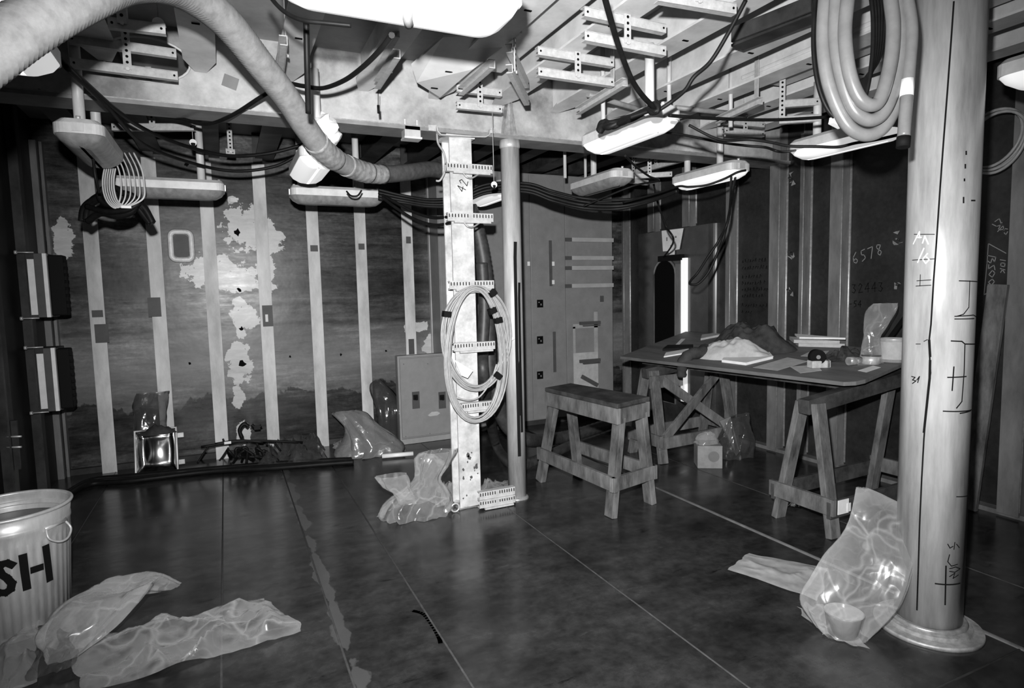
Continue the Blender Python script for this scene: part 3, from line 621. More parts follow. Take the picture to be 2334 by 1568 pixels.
# ================================================================== table on two trestles
def tzp(x, y): return .90+.115*((x-3.145)*.991+(y-4.51)*.134)
t = thing('plywood_table', 'large plywood table top laid on wooden trestles by the right bulkhead', 'table', (3.8, 3.6, .87))
tp = [(3.145, 4.51), (3.40, 2.52), (3.45, 2.475), (3.52, 2.465), (4.36, 2.61), (4.31, 5.0)]
mk('table_top', MB().prism(tp, lambda a_, c_, q: Vector((a_, c_, tzp(a_, c_)+q)), -.026, 0), ply, t, bevel=.004)
mk('edge_band', MB().bar((3.172, 4.47, .886), (3.408, 2.56, .886), .006, .024), wood, t)
def tb_(x, y): return (x, y, tzp(x, y)-.062)
mk('batten', MB().bar(tb_(3.36, 4.45), tb_(3.58, 2.6), .04, .07), wood_dark, t); mk('batten', MB().bar(tb_(4.1, 4.6), tb_(4.16, 2.75), .04, .07), wood_dark, t)
def trestle(label, x0, x1, yc, s0, ztop, brace, feet=None):
    t = thing('trestle', label, 'sawhorse', ((x0+x1)/2, yc, 0), 0, 'wooden trestles under the table')
    dz_ = tzp(x1, yc)-tzp(x0, yc); mk('top_beam', MB().bar((x0, yc, ztop-.045), (x1, yc, ztop-.045+dz_), .08, .09), wood_dark, t, bevel=.004)
    L = []
    for x in (x0+.06, x1-.06):
        for sg in (-1, 1):
            p, q = Vector((x-.03 if x < (x0+x1)/2 else x+.03, yc+sg*s0, 0)), Vector((x, yc+sg*.055, ztop-.02+(dz_ if x > (x0+x1)/2 else 0))); L.append((p, q)); mk('leg', MB().bar(p, q, .085, .042, (0, 1, 0)), wood, t, bevel=.004)
        f = .25
        pa, qa = L[-2]; pb, qb = L[-1]; sx_ = -.045 if x < (x0+x1)/2 else .045
        mk('stretcher', MB().bar(pa+(qa-pa)*f+Vector((sx_, -.07, 0)), pb+(qb-pb)*f+Vector((sx_, .07, 0)), .028, .1), wood, t, bevel=.003)
    for sg, nm in ((-1, 0), (1, 1)):
        i = 0 if sg < 0 else 1
        pa, qa = L[i]; pb, qb = L[i+2]; f = .25
        mk('stretcher', MB().bar(pa+(qa-pa)*f+Vector((-.06, sg*.04, -.02)), pb+(qb-pb)*f+Vector((.06, sg*.04, -.02)), .028, .1), wood_dark if not brace else wood, t, bevel=.003)
    if brace:
        y_ = yc-.20
        mk('brace', MB().bar((x0+.05, y_-.02, .22), (x1-.15, y_+.10, .70), .028, .08), wood, t, bevel=.003)
        mk('brace', MB().bar((x0+.12, y_+.12, .70), (x1-.12, y_+.03, .25), .028, .08), wood, t, bevel=.003)
        mk('cross_panel', MB().bb(x0-.005, x0+.35, yc-.095, yc-.07, ztop-.17, ztop-.06), wood, t, bevel=.003)
    return t
tr = trestle('wooden trestle under the near end of the plywood table, with a pale paper tag', 3.15, 4.12, 2.60, .20, .80, False)
mk('paper_tag', MB().box((3.205, 2.36, .20), (.09, .004, .085)).box((3.25, 2.357, .19), (.03, .004, .05)), paper, tr)
trestle('wooden trestle with crossed braces under the far end of the plywood table', 3.28, 4.16, 4.34, .22, .80, True)

# ------------------------------------------------------------------ things on the table
def blob(c, rx, ry, h, seed, n=28, sharp=.35, rot=0, fq=9):
    """soft heap: heightfield over an irregular outline"""
    c = Vector(c); cs, sn = math.cos(rot), math.sin(rot)
    def fn(u_, v_):
        a = u_*math.tau; k = v_
        rr = 1+.22*noise.noise(Vector((math.cos(a)*1.3, math.sin(a)*1.3, seed)))
        x, y = rx*k*rr*math.cos(a), ry*k*rr*math.sin(a)
        hh = h*(1-k**2.2)*(1+sharp*2*noise.noise(Vector((x*fq, y*fq, seed+3.1)))+sharp*noise.noise(Vector((x*26, y*26, seed+7))))
        q = c+Vector((x*cs-y*sn, x*sn+y*cs, max(hh, .002)))
        if c.z > .8 and c.x > 3: q.z += tzp(q.x, q.y)-tzp(c.x, c.y)
        return q
    return MB().grid(n*2, n//2, lambda u_, v_: fn(u_, .02+.98*v_), cu=True)
TZ = 0.0
_n = Vector((-.115*.991, -.115*.134, 1.0)); _p0 = Vector((3.145, 4.51, .90))
def onT(x, y):
    d = Vector(ray(x, y)); o_ = Vector(CAM); q = o_+d*((_p0-o_).dot(_n)/d.dot(_n))
    x_ = min(q.x, 4.27); y_ = min(q.y, 4.47+(x_-3.145)*.4); return Vector((x_, y_, tzp(x_, y_)+.001))
def along(xa_, ya_, xb_, yb_): p_, q_ = onT(xa_, ya_), onT(xb_, yb_); return (p_+q_)/2, (q_-p_).length/2, math.atan2((q_-p_).y, (q_-p_).x)
c_, l_, r_ = along(1610, 800, 1800, 798)
one('work_jacket', blob(c_, l_*1.05, .24, .21, 4.2, 36, .25, rot=r_, fq=6), cloth_dark, 'dark work jacket heaped on the plywood table', 'jacket')
t = thing('fleece_lining', 'pale fleece bundle spilling from the dark jacket', 'cloth', onT(1660, 812))
c_, l_, r_ = along(1588, 814, 1742, 818)
mk('fleece', blob(c_+Vector((.07, .03, 0)), l_*1.25, .16, .13, 9.7, 40, .17, rot=r_, fq=7), cloth_light, t)
p = onT(1600, 815)
sl = smooth([p+Vector((.08, .05, .05)), p+Vector((0, 0, .04)), p+Vector((-.10, .02, .03)), p+Vector((-.165, .03, -.02)), p+Vector((-.18, .03, -.09)), p+Vector((-.18, .03, -.15))], 5)
one('jacket_sleeve', MB().tube(sl, .05, 12, rf=lambda i: .055-.0008*i+.004*math.sin(i*1.7)), cloth_dark, 'dark quilted sleeve hanging over the table edge', 'sleeve')
def slab(name, pts, h, mat, label, cat, group=None, z=TZ, wav=.0):
    pts = [Vector((p.x, p.y, 0)) for p in pts]
    mb = MB().prism([(p.x, p.y) for p in pts], lambda a_, c_, q: Vector((a_, c_, tzp(a_, c_)+.001+q)), z, z+h)
    return one(name, mb, mat, label, cat, group)
slab('paper_pad', [onT(*p) for p in ((1645, 826), (1700, 833), (1762, 818), (1752, 806), (1690, 815), (1650, 820))], .02, paper, 'thick white paper pad lying in front of the fleece bundle', 'pad')
slab('paper_sheet', [onT(*p) for p in ((1716, 838), (1772, 845), (1842, 824), (1795, 815))], .0012, paper_grey, 'large pale sheet between the paper pad and the tape dispenser', 'paper')
slab('paper_sheet', [onT(*p) for p in ((1800, 836), (1824, 851), (1873, 845), (1862, 832))], .0012, paper_grey, 'small pale sheet under the tape dispenser', 'paper')
slab('paper_sheet', [onT(*p) for p in ((1825, 812), (1875, 814), (1890, 800), (1845, 802))], .0012, paper_grey, 'pale sheet in front of the stacked binders', 'paper')
slab('notebook', [onT(*p) for p in ((1510, 800), (1578, 797), (1580, 790), (1522, 791))], .02, black_tape, 'black notebook lying at the far end of the table', 'notebook')
slab('paper_stack', [onT(*p) for p in ((1513, 815), (1573, 805), (1570, 797), (1518, 806))], .010, paper, 'white paper stack in front of the black notebook', 'papers')
slab('light_spill_strip', [onT(*p) for p in ((1533, 793), (1541, 793), (1562, 773), (1553, 773))], .003, paper, 'narrow strip of painted light spill behind the black notebook', 'paper')  # white slab stands in for light spilling from the door gap
slab('envelope', [onT(*p) for p in ((1597, 776), (1660, 763), (1655, 757), (1600, 767))], .018, paper_grey, 'pale envelope behind the jacket at the wall end of the table', 'envelope')
q = [onT(*p) for p in ((1820, 790), (1945, 788), (1950, 772), (1850, 772))]
slab('binder', q, .03, paper_grey, 'lower grey binder of the stack on the table', 'binder')
slab('binder', [p+Vector((-.03, .02, 0)) for p in q], .026, paper_grey, 'upper pale binder of the stack on the table', 'binder', z=TZ+.0315)
slab('binder', [p+Vector((.02, .01, 0)) for p in q], .014, paper, 'thin white folder on top of the binders', 'folder', z=TZ+.059)
c = onT(1866, 838); t = thing('tape_dispenser', 'clear tape box holding a black roll on the table', 'tape dispenser', c)
mk('box', MB().box(c+Vector((0, 0, .025)), (.13, .07, .05), Matrix.Rotation(-.35, 3, 'Z')), M('tape_box', .32, .5, .25, scale=30), t, bevel=.004)
w0 = c+Vector((-.02, .0, .075)); mk('tape_roll', MB().cyl(w0+Vector((-.012, -.022, 0)), w0+Vector((.012, .022, 0)), .05, 24), black_tape, t)
mk('roll_core', MB().cyl(w0+Vector((-.0135, -.0245, 0)), w0+Vector((.0, .00, 0)), .014, 16), grey_enamel, t)
mk('metal_edge', MB().box(c+Vector((.03, -.05, .03)), (.012, .012, .05)), bright_metal, t)
c = onT(1915, 818); t = thing('crumpled_bag', 'crumpled dark plastic bundle beside the tape dispenser', 'bag', c)
mk('bundle', blob(c, .17, .07, .10, 21.3, 26, .6, rot=-.3), M('dark_foil', .015, .07, .12, scale=12, bmp=.5), t)
c = onT(1948, 832); t = thing('film_roll', 'small clear wrapped roll lying on the table by the tin', 'roll', c)
mk('roll', MB().cyl(c+Vector((-.05, .01, .028)), c+Vector((.04, -.01, .028)), .028, 16), M('foil_bright', .35, .7, .15, metal=.6, scale=25, bmp=.5), t)
mk('wrap', blob(c+Vector((.06, -.02, 0)), .05, .04, .03, 5.5, 16, .6), film, t)
c = onT(1985, 830); t = thing('small_tin', 'small open tin standing on papers near the pillar', 'tin', c)
mk('wall', MB().lathe([(.0, 0), (.05, 0), (.052, .055), (.049, .055), (.047, .005), (0, .005)], c, 24), galv, t)
mk('lid', MB().lathe([(0, .062), (.058, .062), (.06, .056), (.052, .0555)], c, 24), M('tin_dark', .03, .08, .3, scale=10), t)
slab('paper_scrap', [onT(*p) for p in ((1955, 845), (1975, 849), (2008, 838), (1990, 834))], .001, paper, 'torn white scrap under the small tin', 'paper')
c = onT(2035, 800); c = onT(2036, 824); t = thing('tin_can', 'large open tin can on the table partly behind the pillar', 'can', c)
mk('wall', MB().lathe([(0, 0), (.085, 0), (.085, .15), (.088, .155), (.083, .155), (.081, .006), (0, .006)], c, 32), galv, t)
mk('label_wrap', MB().lathe([(.0862, .02), (.0862, .135)], c, 32), paper_grey, t)
# clear plastic bag standing on the table
def facet(mb, seed, j=.001):
    rr = random.Random(int(seed*10)); 
    for i, p in enumerate(mb.v): p.x += rr.uniform(-j, j); p.y += rr.uniform(-j, j); p.z += rr.uniform(-j, j)*(0 if p.z < .008 else 1)
    f2 = []
    for f in mb.f:
        if len(f) == 4:
            a_, b_, c_, d_ = f; f2 += [(a_, b_, c_), (a_, c_, d_)] if rr.random() > .5 else [(a_, b_, d_), (b_, c_, d_)]
        else: f2.append(f)
    mb.f = f2; mb.sm = [True]*len(f2); return mb
def bag_loft(rings, seed, n=40, amp=.22, nv=26):
    n = int(n*.9)
    """rings: list of (center, rx, ry, rot, zaxis tilt) lofted; wrinkled"""
    C_ = smooth([r[0] for r in rings], 5); RX = smooth([Vector((r[1], r[2], r[3])) for r in rings], 5); m_ = len(C_)
    def fn(u_, v_):
        k = min(int(round(v_*(m_-1))), m_-1); c_ = C_[k]; rx, ry, rt = RX[k]; a = u_*math.tau
        w_ = 1+amp*noise.noise(Vector((math.cos(a)*2.2, math.sin(a)*2.2, seed+v_*2.0)))+amp*.55*noise.noise(Vector((math.cos(a)*6, math.sin(a)*6, seed+9+v_*3)))
        x, y = rx*w_*math.cos(a), ry*w_*math.sin(a)
        return c_+Vector((x*math.cos(rt)-y*math.sin(rt), x*math.sin(rt)+y*math.cos(rt), .05*min(rx, .15)*noise.noise(Vector((x*20, y*20, seed)))))
    return facet(MB().grid(n, m_, fn, cu=True), seed)
c = onT(1985, 828)
one('clear_bag', bag_loft([(c+Vector((0, 0, .003)), .08, .07, 0), (c+Vector((.0, 0, .08)), .07, .06, 0), (c+Vector((0, 0, .16)), .06, .045, .2), (c+Vector((.03, -.01, .25)), .085, .035, -.3), (c+Vector((.07, -.02, .35)), .10, .02, -.45), (c+Vector((.09, -.03, .40)), .08, .012, -.5)], 3.3), film, 'clear plastic bag standing upright on the table next to the tin can', 'bag')
one('dark_stick', MB().bar(c+Vector((.12, .06, .015)), c+Vector((.36, -.02, .34)), .02, .02), black_tape, 'dark rod leaning behind the clear bag on the table', 'rod')

# ================================================================== fluorescent fixtures
def rrect(L, W_, r, n=5):
    out = []
    for cx_, cy_, a0 in ((L/2-r, W_/2-r, 0), (-L/2+r, W_/2-r, 90), (-L/2+r, -W_/2+r, 180), (L/2-r, -W_/2+r, 270)):
        for k in range(n+1): a = rad(a0+90*k/n); out.append((cx_+r*math.cos(a), cy_+r*math.sin(a)))
    return out
def fixture(label, x, y, z, along_y, lit, pipes, L=.68, Wd=.21, ztop=2.77, tilt=0):
    t = thing('fluorescent_fixture', label, 'light fixture', (x, y, z), rad(90) if along_y else 0, 'fluorescent fixtures under the deckhead')
    mb = MB(); prof = [(.0, .075, .0), (.006, .05, .0), (.030, .016, 0), (.055, .0, 0)]; vs = []; fs = []
    rings = [rrect(L-2*i, Wd-2*i, max(.06-i*.3, .025)) for z_, i, _ in prof]; n = len(rings[0])
    for (z_, i, _), rg in zip(prof, rings): vs += [Vector((a_, c_, z_)) for a_, c_ in rg]
    for k in range(len(prof)-1): fs += [(k*n+j, k*n+(j+1) % n, (k+1)*n+(j+1) % n, (k+1)*n+j) for j in range(n)]
    mb.add(vs, fs, True); mb.add([Vector((a_, c_, 0)) for a_, c_ in rings[0]], [tuple(range(n))[::-1]])
    mk('diffuser', mb, diff_on if lit else diff_off, t, world=False)
    mb = MB(); r0 = rrect(L+.006, Wd+.006, .05); r1 = rrect(L-.02, Wd-.05, .04); vs = [Vector((a_, c_, .0555)) for a_, c_ in r0]+[Vector((a_, c_, .105)) for a_, c_ in r0]+[Vector((a_, c_, .128)) for a_, c_ in r1]
    fs = [tuple(range(n))[::-1], tuple(range(2*n, 3*n))]+[(k*n+j, k*n+(j+1) % n, (k+1)*n+(j+1) % n, (k+1)*n+j) for k in (0, 1) for j in range(n)]
    mk('housing', mb.add(vs, fs), lamp_metal, t, world=False)
    for sx_ in (-1, 1):
        mk('clip', MB().box((sx_*(L/2+.004), 0, .085), (.012, .05, .04)), galv, t, world=False); mk('knob', MB().cyl((sx_*(L/2-.03), 0, .128), (sx_*(L/2-.03), 0, .145), .01, 8), galv, t, world=False)
    for off in pipes:
        mk('hanger_pipe', MB().cyl((off, 0, .122), (off, 0, ztop-z), .025, 14).cyl((off, 0, .122), (off, 0, .136), .03, 12), M('hanger_paint', .42, .6, .45, scale=12, stretch=(1, 1, .3)), t, world=False)
    return t
fa_ = fixture('large lit fluorescent fixture hanging in front of the deck beam, a cord along its edge', .52, 1.815, 2.30, False, True, (-.2, .2), Wd=.24)
mk('stub', MB().tube([(.0, -.04, .002), (.004, -.02, -.012), (.014, .0, -.02)], .014, 10), M('stub_grey', .12, .2, .5, scale=20), fa_, world=False)
fixture('lit fluorescent fixture hanging behind the thick end of the cloth hose', -.60, 2.50, 2.30, True, True, (-.2,))
fixture('unlit fluorescent fixture on pipes by the left bulkhead, white wires looped under it', -.60, 4.0, 2.255, True, False, (-.27, .2))
fixture('unlit fluorescent fixture in front of the stained bulkhead behind the looped white wires', -.30, 4.86, 2.18, False, False, (.20,))
fixture('unlit fluorescent fixture in front of the stained bulkhead below the hose bend', .82, 4.86, 2.175, False, False, (-.26, .15))
fixture('lit fluorescent fixture with crumpled paper on top beside the sloping hose', .53, 3.97, 2.22, True, True, (-.26,))
fixture('lit fluorescent fixture between the pale post and the round stanchion', 2.07, 4.80, 2.24, True, True, ())
fixture('lit fluorescent fixture with a knot of black cable on top', 2.09, 2.91, 2.30, True, True, (-.2,))
fixture('lit fluorescent fixture over the far end of the plywood table', 3.53, 3.83, 2.30, True, True, (.25, -.12))
fixture('lit fluorescent fixture below the big hanging hose coil', 3.47, 2.60, 2.30, True, True, (.2,))
fixture('lit fluorescent fixture on the far side of the thick steel pillar', 3.13, 1.24, 2.30, True, True, (.2,))
fixture('unlit fluorescent fixture hanging in front of the grey switchboard', 2.86, 4.36, 2.30, True, False, (.1,))

# ================================================================== cable hangers
def hanger(label, p0, p1, z, bars=2, gap=.108, strap=.5, ztop=ZD, h=.042, group='cable hangers under the deckhead'):
    a, c = pZ(z, *p0), pZ(z, *p1); d = c-a; L = d.length; rot = math.atan2(d.y, d.x); mid = (a+c)/2
    if abs(rot) > math.pi/2: rot += math.pi
    t = thing('cable_hanger', label, 'cable hanger', (mid.x, mid.y, z), rot, group)
    for k in range(bars):
        z0 = k*gap
        b_ = mk('bar', MB().box((0, 0, z0+h/2), (L, .004, h)).box((0, .016, z0+h), (L, .036, .004)).box((0, .016, z0+.002), (L, .03, .004)), rack_paint, t, world=False)
        mb = MB()
        for sx_ in (-1, 1): mb.cyl((sx_*(L/2-.016), -.0021, z0+h*.5), (sx_*(L/2-.016), -.004, z0+h*.5), .0055, 8)
        n_ = int(L/.022)
        for i in range(n_):
            if abs(i-n_/2) > 1: mb.box((-L/2+.02+(L-.04)*i/max(n_-1, 1), .018, z0+h+.0021), (.006, .02, .001))
        mk('holes', mb, dark_hole, b_, world=False)['kind'] = 'stuff'
    sx = (strap-.5)*L
    s_ = mk('strap', MB().box((sx, -.006, (ztop-z)/2+.01), (.036, .006, ztop-z-.02)), rack_paint, t, world=False)
    mb = MB()
    zz_ = h+.012
    while zz_ < min(ztop-z-.03, .34): mb.cyl((sx, -.0085, zz_), (sx, -.0105, zz_), .007, 8); zz_ += .028
    mk('holes', mb, dark_hole, s_, world=False)['kind'] = 'stuff'
    mk('bolt', MB().cyl((sx, -.009, h/2), (sx, -.016, h/2), .009, 6), galv, t, world=False)
    return t
hanger('double cable hanger in front of the round hole in the deck beam', (160, 152), (406, 183), 2.62, 2, .112, .52)
hanger('short cable hanger bar above the one at the round hole, by the hose arch', (246, 62), (378, 78), 2.66, 1, strap=.25)
hanger('single cable hanger behind the deck beam near the left bulkhead', (255, 297), (442, 297), 2.60, 1, strap=.5)
hanger('cable hanger set lengthwise beside the sloping hose above the beam', (655, 104), (645, 180), 2.64, 1, strap=.4)
hanger('cable hanger set lengthwise over the beam where a string hangs', (912, 134), (866, 204), 2.64, 2, .1, strap=.5)
hanger('double cable hanger low on the beam next to the stanchion head', (1042, 247), (1145, 257), 2.62, 2, .10)
hanger('slanted single cable hanger over the double one by the stanchion head', (1056, 218), (1128, 156), 2.66, 1, strap=.3)
hanger('slanted double cable hanger near the corner of the large lit fixture', (1168, 166), (1206, 240), 2.60, 2, .10, strap=.1)
hanger('double cable hanger left of the long black drop cable', (1227, 172), (1400, 197), 2.62, 2, .105)
hanger('double cable hanger crossed by the long black drop cable', (1333, 92), (1518, 127), 2.62, 2, .105)
hanger('cable hanger next to the dark overhead angle bar', (1500, 2), (1678, 32), 2.64, 1)
hanger('lengthwise cable hanger just left of the lit fixture with the cable knot', (1322, 262), (1430, 197), 2.60, 1, strap=.3)
hanger('lengthwise cable hanger right of the lit fixture with the cable knot', (1640, 282), (1738, 238), 2.60, 1, strap=.15)
hanger('cable hanger with long perforated strap by the big hose coil', (1776, 282), (1868, 276), 2.52, 2, .10, strap=.06)
hanger('lengthwise double cable hanger behind the beam over the trunk', (1442, 398), (1556, 368), 2.60, 2, .10, strap=.5)
hanger('short cable hanger beneath the double one over the trunk', (1430, 408), (1532, 402), 2.50, 1)
hanger('double cable hanger on the beam behind the lit fixture over the table', (1652, 304), (1742, 312), 2.62, 2, .07)
hanger('lengthwise cable hanger bar close to the switchboard head', (1405, 412), (1478, 422), 2.46, 1)
hanger('perforated strap hanger behind the beam over the stained bulkhead', (515, 352), (536, 354), 2.58, 1)
# dark angle bar overhead on the right
one('angle_bar', MB().bar(pZ(2.72, 1680, 108), pZ(2.72, 1862, 38), .10, .012).bar(pZ(2.745, 1668, 80), pZ(2.745, 1850, 8), .012, .07), dark_steel, 'dark steel angle bar under the deckhead next to the hose coil', 'angle bar')
# ceiling conduits behind the right-hand fixtures
for (p, q, lb) in (((1340, 215), (1545, 275), 'grey conduit crossing under the deckhead towards the beam'), ((1540, 245), (1700, 262), 'dark conduit crossing the deckhead above the table fixture')):
    one('conduit', MB().cyl(pZ(2.70, *p), pZ(2.70, *q), .016, 10), M('conduit_grey', .15, .25, .5, scale=10), lb, 'conduit')
for (bx, y0_, y1_, Yv, lb) in ((1288, 330, 406, 4.7, 'thin hanger rod in front of the switchboard head'), (1335, 405, 440, 5.2, 'short hanger rod beside the dim fixture'), (1525, 145, 240, 3.2, 'square hanger tube right of the fixture with the cable knot'), (1665, 165, 290, 3.2, 'square hanger tube left of the perforated strap'), (1375, 195, 275, 3.3, 'thin pipe hanger behind the left double hangers')):
    a, c = pY(Yv, bx, y0_), pY(Yv, bx, y1_); one('hanger_rod', MB().cyl((c.x, Yv, c.z), (c.x, Yv, ZD), .014, 10), M('hanger_paint', .34), lb, 'rod')

# ================================================================== hose
hp = [(-190, 235, 1.25), (-60, 145, 1.3), (60, 62, 1.4), (190, -8, 1.55), (300, -44, 1.75), (410, -25, 2.0), (510, 45, 2.25), (596, 150, 2.55), (655, 225, 2.8), (700, 295, 3.05), (745, 350, 3.3), (800, 382, 3.6), (860, 397, 3.85), (930, 393, 4.1), (985, 386, 4.35), (1025, 400, 4.5), (1058, 445, 4.6)]
pts = smooth([pD(d, x, y) for x, y, d in hp], 60)
t = thing('cloth_hose', 'ribbed pale cloth ventilation hose arching across the overhead and down to the pale post', 'hose', pD(4.3, 860, 397))
def corr(mb, pts, r, pitch=.014, seg=20):
    acc_ = 0; out = [pts[0]]; 
    res = [pts[0]]; 
    for i in range(1, len(pts)):
        acc_ += (pts[i]-pts[i-1]).length
        if acc_ >= pitch/2: res.append(pts[i]); acc_ = 0
    return mb.tube(res, r, seg, rf=lambda i: r*(1.0 if i % 2 else .93))
nA_ = 11*60+30
mk('hose_body', corr(MB(), pts[:nA_], .060), hose_cloth, t)
mk('hose_end', corr(MB(), pts[nA_-6:], .055), hose_dark, t)
for k, n_ in ((10*60, .0625), (nA_-10, .0625), (nA_+20, .059)):
    mk('tape_wrap', MB().tube(pts[k-34 if k != nA_+20 else k-14:k+24:4], n_, 20, rf=lambda i: n_+.002*math.sin(i*2.1)), M('tape_grey', .16, .34, .3, scale=30, stretch=(1, 1, 1), bmp=.3), t)
hp2 = [(1070, 470, 4.80), (1092, 540, 4.82), (1108, 640, 4.84), (1112, 740, 4.84), (1116, 840, 4.86), (1135, 920, 4.95), (1160, 975, 5.05), (1205, 1003, 5.2)]
q = [pD(d, x, y) for x, y, d in hp2]; fl_ = [pZ(.075, *p) for p in ((1262, 1000), (1330, 985), (1420, 955))]
one('black_hose', corr(MB(), smooth(q+fl_, 20), .06, .02, 16), M('hose_black', .02, .05, .5, scale=20), 'dark hose dropping behind the pale post and running under the bench', 'hose')
q = [pD(4.7, x, y) for x, y in ((1098, 600), (1104, 700), (1100, 800), (1104, 870))]+[pZ(.06, 1130, 1010), pZ(.05, 1170, 1060), pZ(.05, 1215, 1052), pZ(.05, 1300, 1015)]
one('black_hose', MB().tube(smooth(q, 12), .045, 14), M('hose_black', .02), 'second dark hose lying on the deck behind the round stanchion', 'hose')

# ================================================================== cables
def cable(label, pl, r=.008, mat=black_rubber, name='cable', k=8, seg=8, group=None, cat='cable'):
    return one(name, MB().tube(smooth([p if isinstance(p, Vector) else pD(p[2], p[0], p[1]) for p in pl], k), r, seg), mat, label, cat, group)
cable('black cable from behind the thick hose down past the deck beam towards the papered fixture', [(120, 118, 2.5), (190, 185, 2.7), (270, 255, 3.1), (340, 300, 3.5), (430, 335, 3.85), (520, 355, 4.1), (610, 350, 4.25), (690, 330, 4.3)], .012)
cable('lower black cable sagging in front of the stained bulkhead', [(150, 152, 2.55), (240, 238, 2.95), (330, 330, 3.6), (450, 375, 4.1), (540, 390, 4.3), (630, 378, 4.4), (690, 345, 4.45)], .011)
cable('black cable looping up across the deck beam to the large lit fixture', [(300, 255, 3.55), (400, 268, 3.55), (470, 283, 3.5), (530, 262, 3.4), (600, 218, 3.3), (650, 192, 3.2), (690, 196, 3.1), (735, 201, 3.05), (785, 183, 2.9), (830, 150, 2.7), (870, 110, 2.4), (893, 80, 2.1)], .011)
cable('black cable hanging straight down from the large lit fixture', [(698, 52, 2.25), (700, 150, 2.3), (703, 258, 2.4)], .011)
cable('black cord following the edge of the large lit fixture', [(600, -30, 1.95), (630, 10, 1.92), (660, 34, 1.90), (695, 47, 1.88), (740, 52, 1.88), (800, 58, 1.89)], .007)
cable('long black drop cable ending in the knot on the lit fixture', [(1372, -30, 2.0), (1388, 30, 2.1), (1410, 105, 2.25), (1437, 175, 2.4), (1462, 215, 2.5), (1492, 246, 2.6)], .011)
cable('black cable from the dark angle bar down to the cable knot', [(1700, 0, 2.4), (1660, 75, 2.45), (1620, 140, 2.5), (1582, 175, 2.52), (1562, 205, 2.55), (1530, 232, 2.6), (1500, 252, 2.62)], .009)
cable('black cable running level from the cable knot to the perforated strap', [(1525, 263, 2.7), (1590, 268, 2.8), (1680, 272, 2.95), (1770, 273, 3.05), (1880, 267, 3.1), (1930, 262, 3.1)], .008)
cable('black cable draped along the fixture below the hose coil', [(1570, 285, 3.0), (1640, 318, 3.0), (1710, 318, 3.0), (1760, 325, 2.95), (1800, 333, 2.9), (1860, 334, 2.85), (1910, 335, 2.8), (1950, 326, 2.75), (2000, 318, 2.7), (2070, 302, 2.65)], .007)
cable('black cable running into the far end of the fixture below the hose coil', [(1500, 300, 3.6), (1560, 308, 3.5), (1640, 324, 3.4), (1700, 332, 3.3), (1745, 336, 3.25), (1780, 346, 3.2), Vector((3.47, 2.95, 2.38))], .007)
cable('black cable lying over the fixture at the far end of the table', [(1700, 388, 3.75), (1680, 393, 3.75), (1650, 408, 3.8), (1610, 422, 3.85), (1570, 426, 3.9), (1545, 425, 3.95), (1500, 440, 4.1), (1420, 462, 4.3)], .007)
cable('black cable crossing under the deck beam to the dim fixture', [(1425, 355, 3.6), (1450, 380, 3.8), (1480, 402, 4.0), (1500, 412, 4.2), (1440, 425, 4.4), (1330, 470, 4.4)], .007)
cable('black cable falling to the latch of the arched opening', [(1490, 420, 4.7), (1500, 465, 4.8), (1518, 515, 4.9), (1535, 550, 4.95), Vector((TX-.055, ym-.05, zc+.03))], .008)
cable('black cable loop hanging down beside the white strip of the trunk', [Vector((3.56, 3.62, 2.42)), (1662, 490, 4.35), (1640, 545, 4.4), (1612, 588, 4.45), (1590, 622, 4.5), (1574, 640, 4.5), (1574, 648, 4.48), (1592, 646, 4.45), (1615, 620, 4.42), (1636, 575, 4.4), (1656, 515, 4.36), Vector((3.60, 3.60, 2.42))], .009)
for i, (o, sg) in enumerate(((0, 18), (7, 30), (14, 38), (20, 46))):
    cable(['uppermost', 'second', 'third', 'lowest'][i]+' of four black cables slung behind the post and stanchion to the dim fixture',
          [(862, 432+o, 4.55), (920, 446+o*.8, 4.6), (980, 455+o*.8, 4.6), (1040, 448+o, 4.6), (1110, 420+o, 4.6), (1200, 418+o, 4.55), (1260, 436+o*1.1, 4.55), (1330, 452+o*1.1, 4.5), (1410, 456+o, 4.5), (1480, 448+o*.6, 4.4), (1545, 430+o*.3, 4.2)], .011 if i != 2 else .014, group='black cables slung in a bundle')
cable('upper black cable sagging from the unlit fixture to the post bracket', [(872, 445, 4.5), (900, 460, 4.45), (940, 482, 4.4), (985, 496, 4.3), (1025, 494, 4.2)], .011)
cable('lower black cable sagging from the unlit fixture to the post bracket', [(872, 450, 4.5), (905, 475, 4.45), (945, 500, 4.4), (990, 513, 4.3), (1028, 508, 4.2)], .011)
cable('thin grey wire dropping from the beam bracket past the post head', [(996, 292, 4.0), (998, 325, 4.05), (1012, 350, 4.1), (1015, 385, 4.1), (1004, 410, 4.1), (994, 412, 4.1)], .007, grey_cable)
cable('dark hanging cable with a plug by the left bulkhead', [(204, 292, 3.3), (210, 340, 3.3), (217, 400, 3.3), (226, 440, 3.35)], .008)
cable('short black loop on the unlit fixture below the hose bend', [(790, 436, 4.2), (800, 446, 4.18), (815, 446, 4.18), (824, 434, 4.2)], .006)

